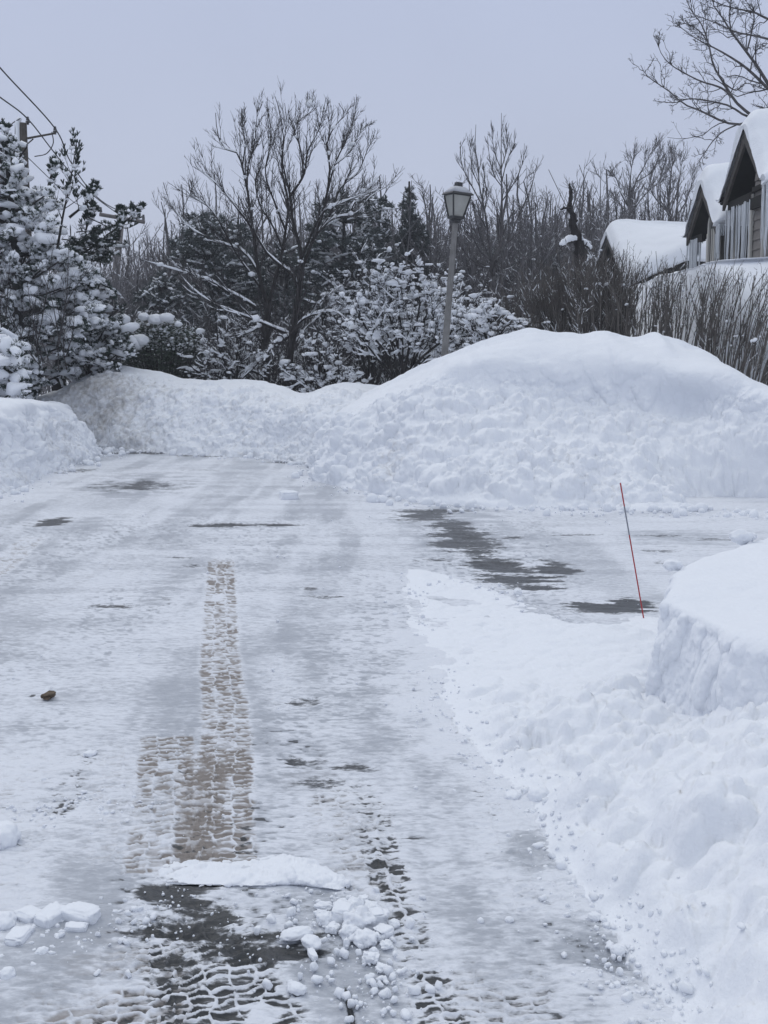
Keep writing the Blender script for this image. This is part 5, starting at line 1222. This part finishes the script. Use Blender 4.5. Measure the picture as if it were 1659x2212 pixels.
def siding(acc, Xp, y0, y1, z0, ztop, board=.16, face=-1):
    """lapped boards on a wall facing -x; ztop(y) gives the roofline"""
    zz = z0
    while zz < max(ztop(y0), ztop(y1), ztop((y0+y1)/2)):
        z1_ = zz+board
        ys = np.linspace(y0, y1, 30); ok = [y for y in ys if ztop(y) > zz+.02]
        if len(ok) > 1:
            ya, yb = ok[0], ok[-1]; a1 = min(z1_, max(ztop(ya), zz+.03)); b1 = min(z1_, max(ztop(yb), zz+.03))
            acc.add([(Xp-.022, ya, zz), (Xp-.022, yb, zz), (Xp-.004, yb, b1), (Xp-.004, ya, a1), (Xp+.05, ya, zz), (Xp+.05, yb, zz), (Xp+.05, yb, b1), (Xp+.05, ya, a1)],
                    [(0, 1, 2, 3), (4, 7, 6, 5), (0, 4, 5, 1), (1, 5, 6, 2), (2, 6, 7, 3), (3, 7, 4, 0)])
        zz = z1_
def siding_y(acc, Yp, x0, x1, z0, z1_, board=.16):
    zz = z0
    while zz < z1_:
        t_ = min(zz+board, z1_)
        acc.add([(x0, Yp-.022, zz), (x1, Yp-.022, zz), (x1, Yp-.004, t_), (x0, Yp-.004, t_), (x0, Yp+.05, zz), (x1, Yp+.05, zz), (x1, Yp+.05, t_), (x0, Yp+.05, t_)],
                [(0, 3, 2, 1), (4, 5, 6, 7), (0, 1, 5, 4), (1, 2, 6, 5), (2, 3, 7, 6), (3, 0, 4, 7)])
        zz = t_
def house(name, label, Xf, L_, Yn, Yf, ze, za, th, over, seed, z0=1.8, win=None, group='snow covered houses on the right', snow_kw={}, door=False, rec=.9, wy=None):
    t = thing(name, label, 'house', (Xf, (Yn+Yf)/2, z0), group); Ym = (Yn+Yf)/2; Xw = Xf+rec; Xb = Xf+L_; parts = []
    sl_ = (za-ze)/(Ym-Yn)
    R_ = Acc(); slab(R_, (Xf, Yn, ze), (Xb, Yn, ze), (Xb, Ym, za), (Xf, Ym, za), .10); slab(R_, (Xf, Yf, ze), (Xb, Yf, ze), (Xb, Ym-.002, za-.002), (Xf, Ym-.002, za-.002), .10)
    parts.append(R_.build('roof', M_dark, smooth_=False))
    for (ya, za_, yb, zb_) in ((Yn, ze, Ym, za), (Yf, ze, Ym, za)):
        K_ = Acc(); dz_ = .17; K_.prism([(ya, za_-.03), (yb, zb_-.03), (yb, zb_-.03-dz_*1.25), (ya, za_-.03-dz_)], 0, Xf-.05, Xf-.003); parts.append(K_.build('rake_board', M_fascia, smooth_=False))
    Wl = Acc(); ins = .28
    w0_, w1_ = wy or (Yn+ins, Yf-ins); siding(Wl, Xw, w0_, w1_, z0, lambda y: za-abs(y-Ym)*sl_-.13)
    siding_y(Wl, Yn+ins, Xw+.052, Xb, z0, ze-.0+ins*sl_*.6-.12)
    wall = Wl.build('wall', M_side, smooth_=False); parts.append(wall)
    T_ = Acc(); T_.box((Xw-.06, Yn+ins-.06, z0), (Xw+.03, Yn+ins-.025, ze+.05)); T_.box((Xw-.06, w1_-.02, z0), (Xw-.024, w1_+.06, ze-.1)); tr_ = T_.build('corner_board', M_trim, smooth_=False); parts.append(tr_)
    sn_ = roof_snow(Xf, Xb, Yn, Yf, ze, za, th, seed, **snow_kw); adopt(t, *parts)
    b0 = np.array(t.location); adopt(t, sn_)
    return t, Xw, wall
# nearest house
X_ = 6.05
tN, XwN, wN = house('townhouse', 'nearest house at the right edge, steep gable over a dark porch hung with icicles', X_, 7, 18.2, 20.4, 4.42, 5.42, .34, .3, 701, rec=.08, wy=(18.35, 19.02))
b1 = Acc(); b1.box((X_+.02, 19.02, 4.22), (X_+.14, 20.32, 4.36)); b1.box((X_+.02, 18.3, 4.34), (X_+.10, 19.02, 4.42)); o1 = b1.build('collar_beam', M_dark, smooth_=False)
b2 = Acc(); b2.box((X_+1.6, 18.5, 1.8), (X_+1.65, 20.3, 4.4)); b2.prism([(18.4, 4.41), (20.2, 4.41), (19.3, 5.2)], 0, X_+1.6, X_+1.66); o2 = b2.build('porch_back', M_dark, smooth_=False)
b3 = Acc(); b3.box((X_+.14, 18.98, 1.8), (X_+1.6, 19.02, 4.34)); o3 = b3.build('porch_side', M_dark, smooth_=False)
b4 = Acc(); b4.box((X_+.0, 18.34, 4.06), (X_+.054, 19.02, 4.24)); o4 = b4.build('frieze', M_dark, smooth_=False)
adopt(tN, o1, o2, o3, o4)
g1 = Acc(); g1.tube([(X_-.02, 18.1, 4.42), (12.5, 18.1, 4.42)], .085, .085, 8); adopt(tN, g1.build('gutter', M_trim))
g1 = Acc(); g1.tube([(X_-.06, 20.47, 4.40), (7, 20.47, 4.40)], .07, .07, 8); adopt(tN, g1.build('gutter', M_dark))
w1 = Acc(); w1.box((X_+.08, 20.1, 1.8), (X_+.18, 20.22, 4.22)); adopt(tN, w1.build('porch_post', M_trim, smooth_=False))
def window(t, xa, ya, yb, z0_, z1_, label=None, arch=False):
    f_ = Acc(); w_ = .07
    f_.box((xa-.05, ya, z0_), (xa, ya+w_, z1_)); f_.box((xa-.05, yb-w_, z0_), (xa, yb, z1_)); f_.box((xa-.05, ya+w_, z0_), (xa, yb-w_, z0_+w_))
    if not arch: f_.box((xa-.05, ya+w_, z1_-w_), (xa, yb-w_, z1_))
    f_.box((xa-.035, (ya+yb)/2-.02, z0_+w_), (xa, (ya+yb)/2+.02, z1_-w_)); 
    if arch:
        a_ = np.linspace(0, math.pi, 16); r_ = (yb-ya)/2; c_ = (ya+yb)/2
        f_.tube(np.column_stack([np.full(16, xa-.025), c_+np.cos(a_)*(r_-.035), z1_+np.sin(a_)*(r_-.035)]), .036, .036, 6)
    p_ = Acc(); 
    if arch:
        a_ = np.linspace(0, math.pi, 16); r_ = (yb-ya)/2-.03; c_ = (ya+yb)/2
        p_.prism([(c_+math.cos(q_)*r_, z1_+math.sin(q_)*r_) for q_ in a_]+[(ya+.03, z0_+.03), (yb-.03, z0_+.03)], 0, xa-.016, xa-.012)
    else: p_.box((xa-.016, ya+.03, z0_+.03), (xa-.012, yb-.03, z1_-.03))
    fo = f_.build('window', M_trim, smooth_=False); po = p_.build('pane', M_pane, smooth_=False); adopt(t, fo, po); po.parent = fo
def window_y(t, yp, xa, xb, z0_, z1_):
    f_ = Acc(); w_ = .07
    f_.box((xa, yp-.05, z0_), (xa+w_, yp, z1_)); f_.box((xb-w_, yp-.05, z0_), (xb, yp, z1_)); f_.box((xa+w_, yp-.05, z0_), (xb-w_, yp, z0_+w_)); f_.box((xa+w_, yp-.05, z1_-w_), (xb-w_, yp, z1_))
    f_.box((xa+w_, yp-.04, z0_+.75), (xb-w_, yp, z0_+.80)); f_.box(((xa+xb)/2-.025, yp-.045, z0_+w_), ((xa+xb)/2+.025, yp-.001, z1_-w_))
    p_ = Acc(); p_.box((xa+.03, yp-.016, z0_+.03), (xb-.03, yp-.012, z1_-.03)); fo = f_.build('window', M_fascia, smooth_=False); po = p_.build('pane', M_pane, smooth_=False); adopt(t, fo, po); po.parent = fo
window_y(tN, 18.455, 6.27, 8.2, 2.2, 4.0)
# icicle curtains
def ice_sheet(pts, lens, th=.02, seed=0):
    n_ = len(pts); nv_ = 24; V = np.zeros((n_, nv_, 3)); 
    for k in range(n_):
        u = np.linspace(0, 1, nv_); V[k] = np.array(pts[k])[None]+np.column_stack([0*u, 0*u, -u*lens[k]])
    off = .020*vnoise(np.stack([V[..., 0]*45, V[..., 1]*45, V[..., 2]*.8], -1), seed)+.014*vnoise(np.stack([V[..., 0]*110, V[..., 1]*110, V[..., 2]*1.], -1), seed+1)
    V[..., 0] -= off; V2 = V.copy(); V2[..., 0] += th*2
    a = Acc(); a.add(V, grid_faces(n_, nv_)); a.add(V2, grid_faces(n_, nv_)[:, ::-1]); return a.build('icicle_curtain', M_ice)
def eave_ice(t, X0, Ya, Yb, zt, lmin, lmax, n, r, seed, sheet=.6):
    ys = np.linspace(Ya, Yb, n); ln = lmin+(lmax-lmin)*(.5+.5*vnoise(np.column_stack([ys*2.5, ys*0, ys*0]), seed))*rng.uniform(.3, 1.2, n)
    pts_ = [(X0+rng.normal(0, .02), y, zt) for y in ys]
    adopt(t, *icicle_row(pts_, ln, r))
    ys2 = np.linspace(Ya, Yb, 260); l2 = np.interp(ys2, ys, ln)*sheet*(.8+.5*vnoise(np.column_stack([ys2*22, 0*ys2, 0*ys2]), seed+3)); adopt(t, ice_sheet([(X0+.03, y, zt) for y in ys2], l2, seed=seed))
eave_ice(tN, X_+.05, 19.10, 20.45, 4.24, 0.5, 2.3, 26, .018, 31, .16)
eave_ice(tN, X_-.02, 18.02, 18.30, 4.36, .6, 1.7, 9, .018, 33, .25)
nx = 34; adopt(tN, *icicle_row([(x, 18.03, 4.36) for x in np.linspace(6.1, 8.0, nx)], rng.uniform(.25, 1.2, nx), .017))
# middle house
tM, XwM, wM = house('townhouse', 'middle house with an arched window under its gable, between the other two', 6.05, 6, 20.75, 22.75, 4.05, 4.90, .36, .3, 711, rec=.08, wy=(20.98, 21.52))
window(tM, XwM-.03, 21.02, 21.46, 3.2, 4.08, arch=True)
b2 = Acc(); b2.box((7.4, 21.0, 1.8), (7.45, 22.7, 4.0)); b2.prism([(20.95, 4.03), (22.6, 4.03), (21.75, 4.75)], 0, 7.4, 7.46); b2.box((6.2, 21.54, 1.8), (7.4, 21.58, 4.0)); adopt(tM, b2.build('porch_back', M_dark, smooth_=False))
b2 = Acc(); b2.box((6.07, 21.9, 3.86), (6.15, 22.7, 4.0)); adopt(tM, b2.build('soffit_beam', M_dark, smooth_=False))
eave_ice(tM, 6.08, 22.15, 22.85, 3.94, .4, 1.6, 15, .017, 41, .2)
eave_ice(tM, 6.02, 20.55, 20.85, 4.02, .5, 1.6, 8, .017, 42, .2)
# low far house
tF, XwF, wF = house('townhouse', 'farthest low house with a smooth rounded roof of snow and a small dark gable', 6.02, 7.5, 28.0, 33.2, 3.45, 4.92, .44, .3, 721, rec=.7, snow_kw=dict(back_drop=.25, nz_e=.62))
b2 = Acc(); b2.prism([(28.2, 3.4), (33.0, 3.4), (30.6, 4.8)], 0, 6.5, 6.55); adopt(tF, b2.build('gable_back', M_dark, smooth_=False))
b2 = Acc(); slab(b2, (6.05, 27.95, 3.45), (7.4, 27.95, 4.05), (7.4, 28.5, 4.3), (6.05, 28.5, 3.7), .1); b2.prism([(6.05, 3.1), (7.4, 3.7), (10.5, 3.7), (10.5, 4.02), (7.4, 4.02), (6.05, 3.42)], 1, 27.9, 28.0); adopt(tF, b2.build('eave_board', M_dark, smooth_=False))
# ------------------------------------------------------------------ the wintry air
hb = Acc(); hb.box((-70, -6, -1.5), (70, 100, 14.5)); mh = bpy.data.materials.new('haze'); mh.use_nodes = True; th_ = mh.node_tree
for n_ in list(th_.nodes):
    if n_.type == 'BSDF_PRINCIPLED': th_.nodes.remove(n_)
pv = th_.nodes.new('ShaderNodeVolumePrincipled'); pv.inputs['Color'].default_value = (.86, .89, .95, 1); pv.inputs['Density'].default_value = .0022
th_.links.new(pv.outputs[0], [n_ for n_ in th_.nodes if n_.type == 'OUTPUT_MATERIAL'][0].inputs['Volume'])
tag(hb.build('haze', mh, smooth_=False), 'thin grey winter haze in the air', kind='stuff')
print('houses done')
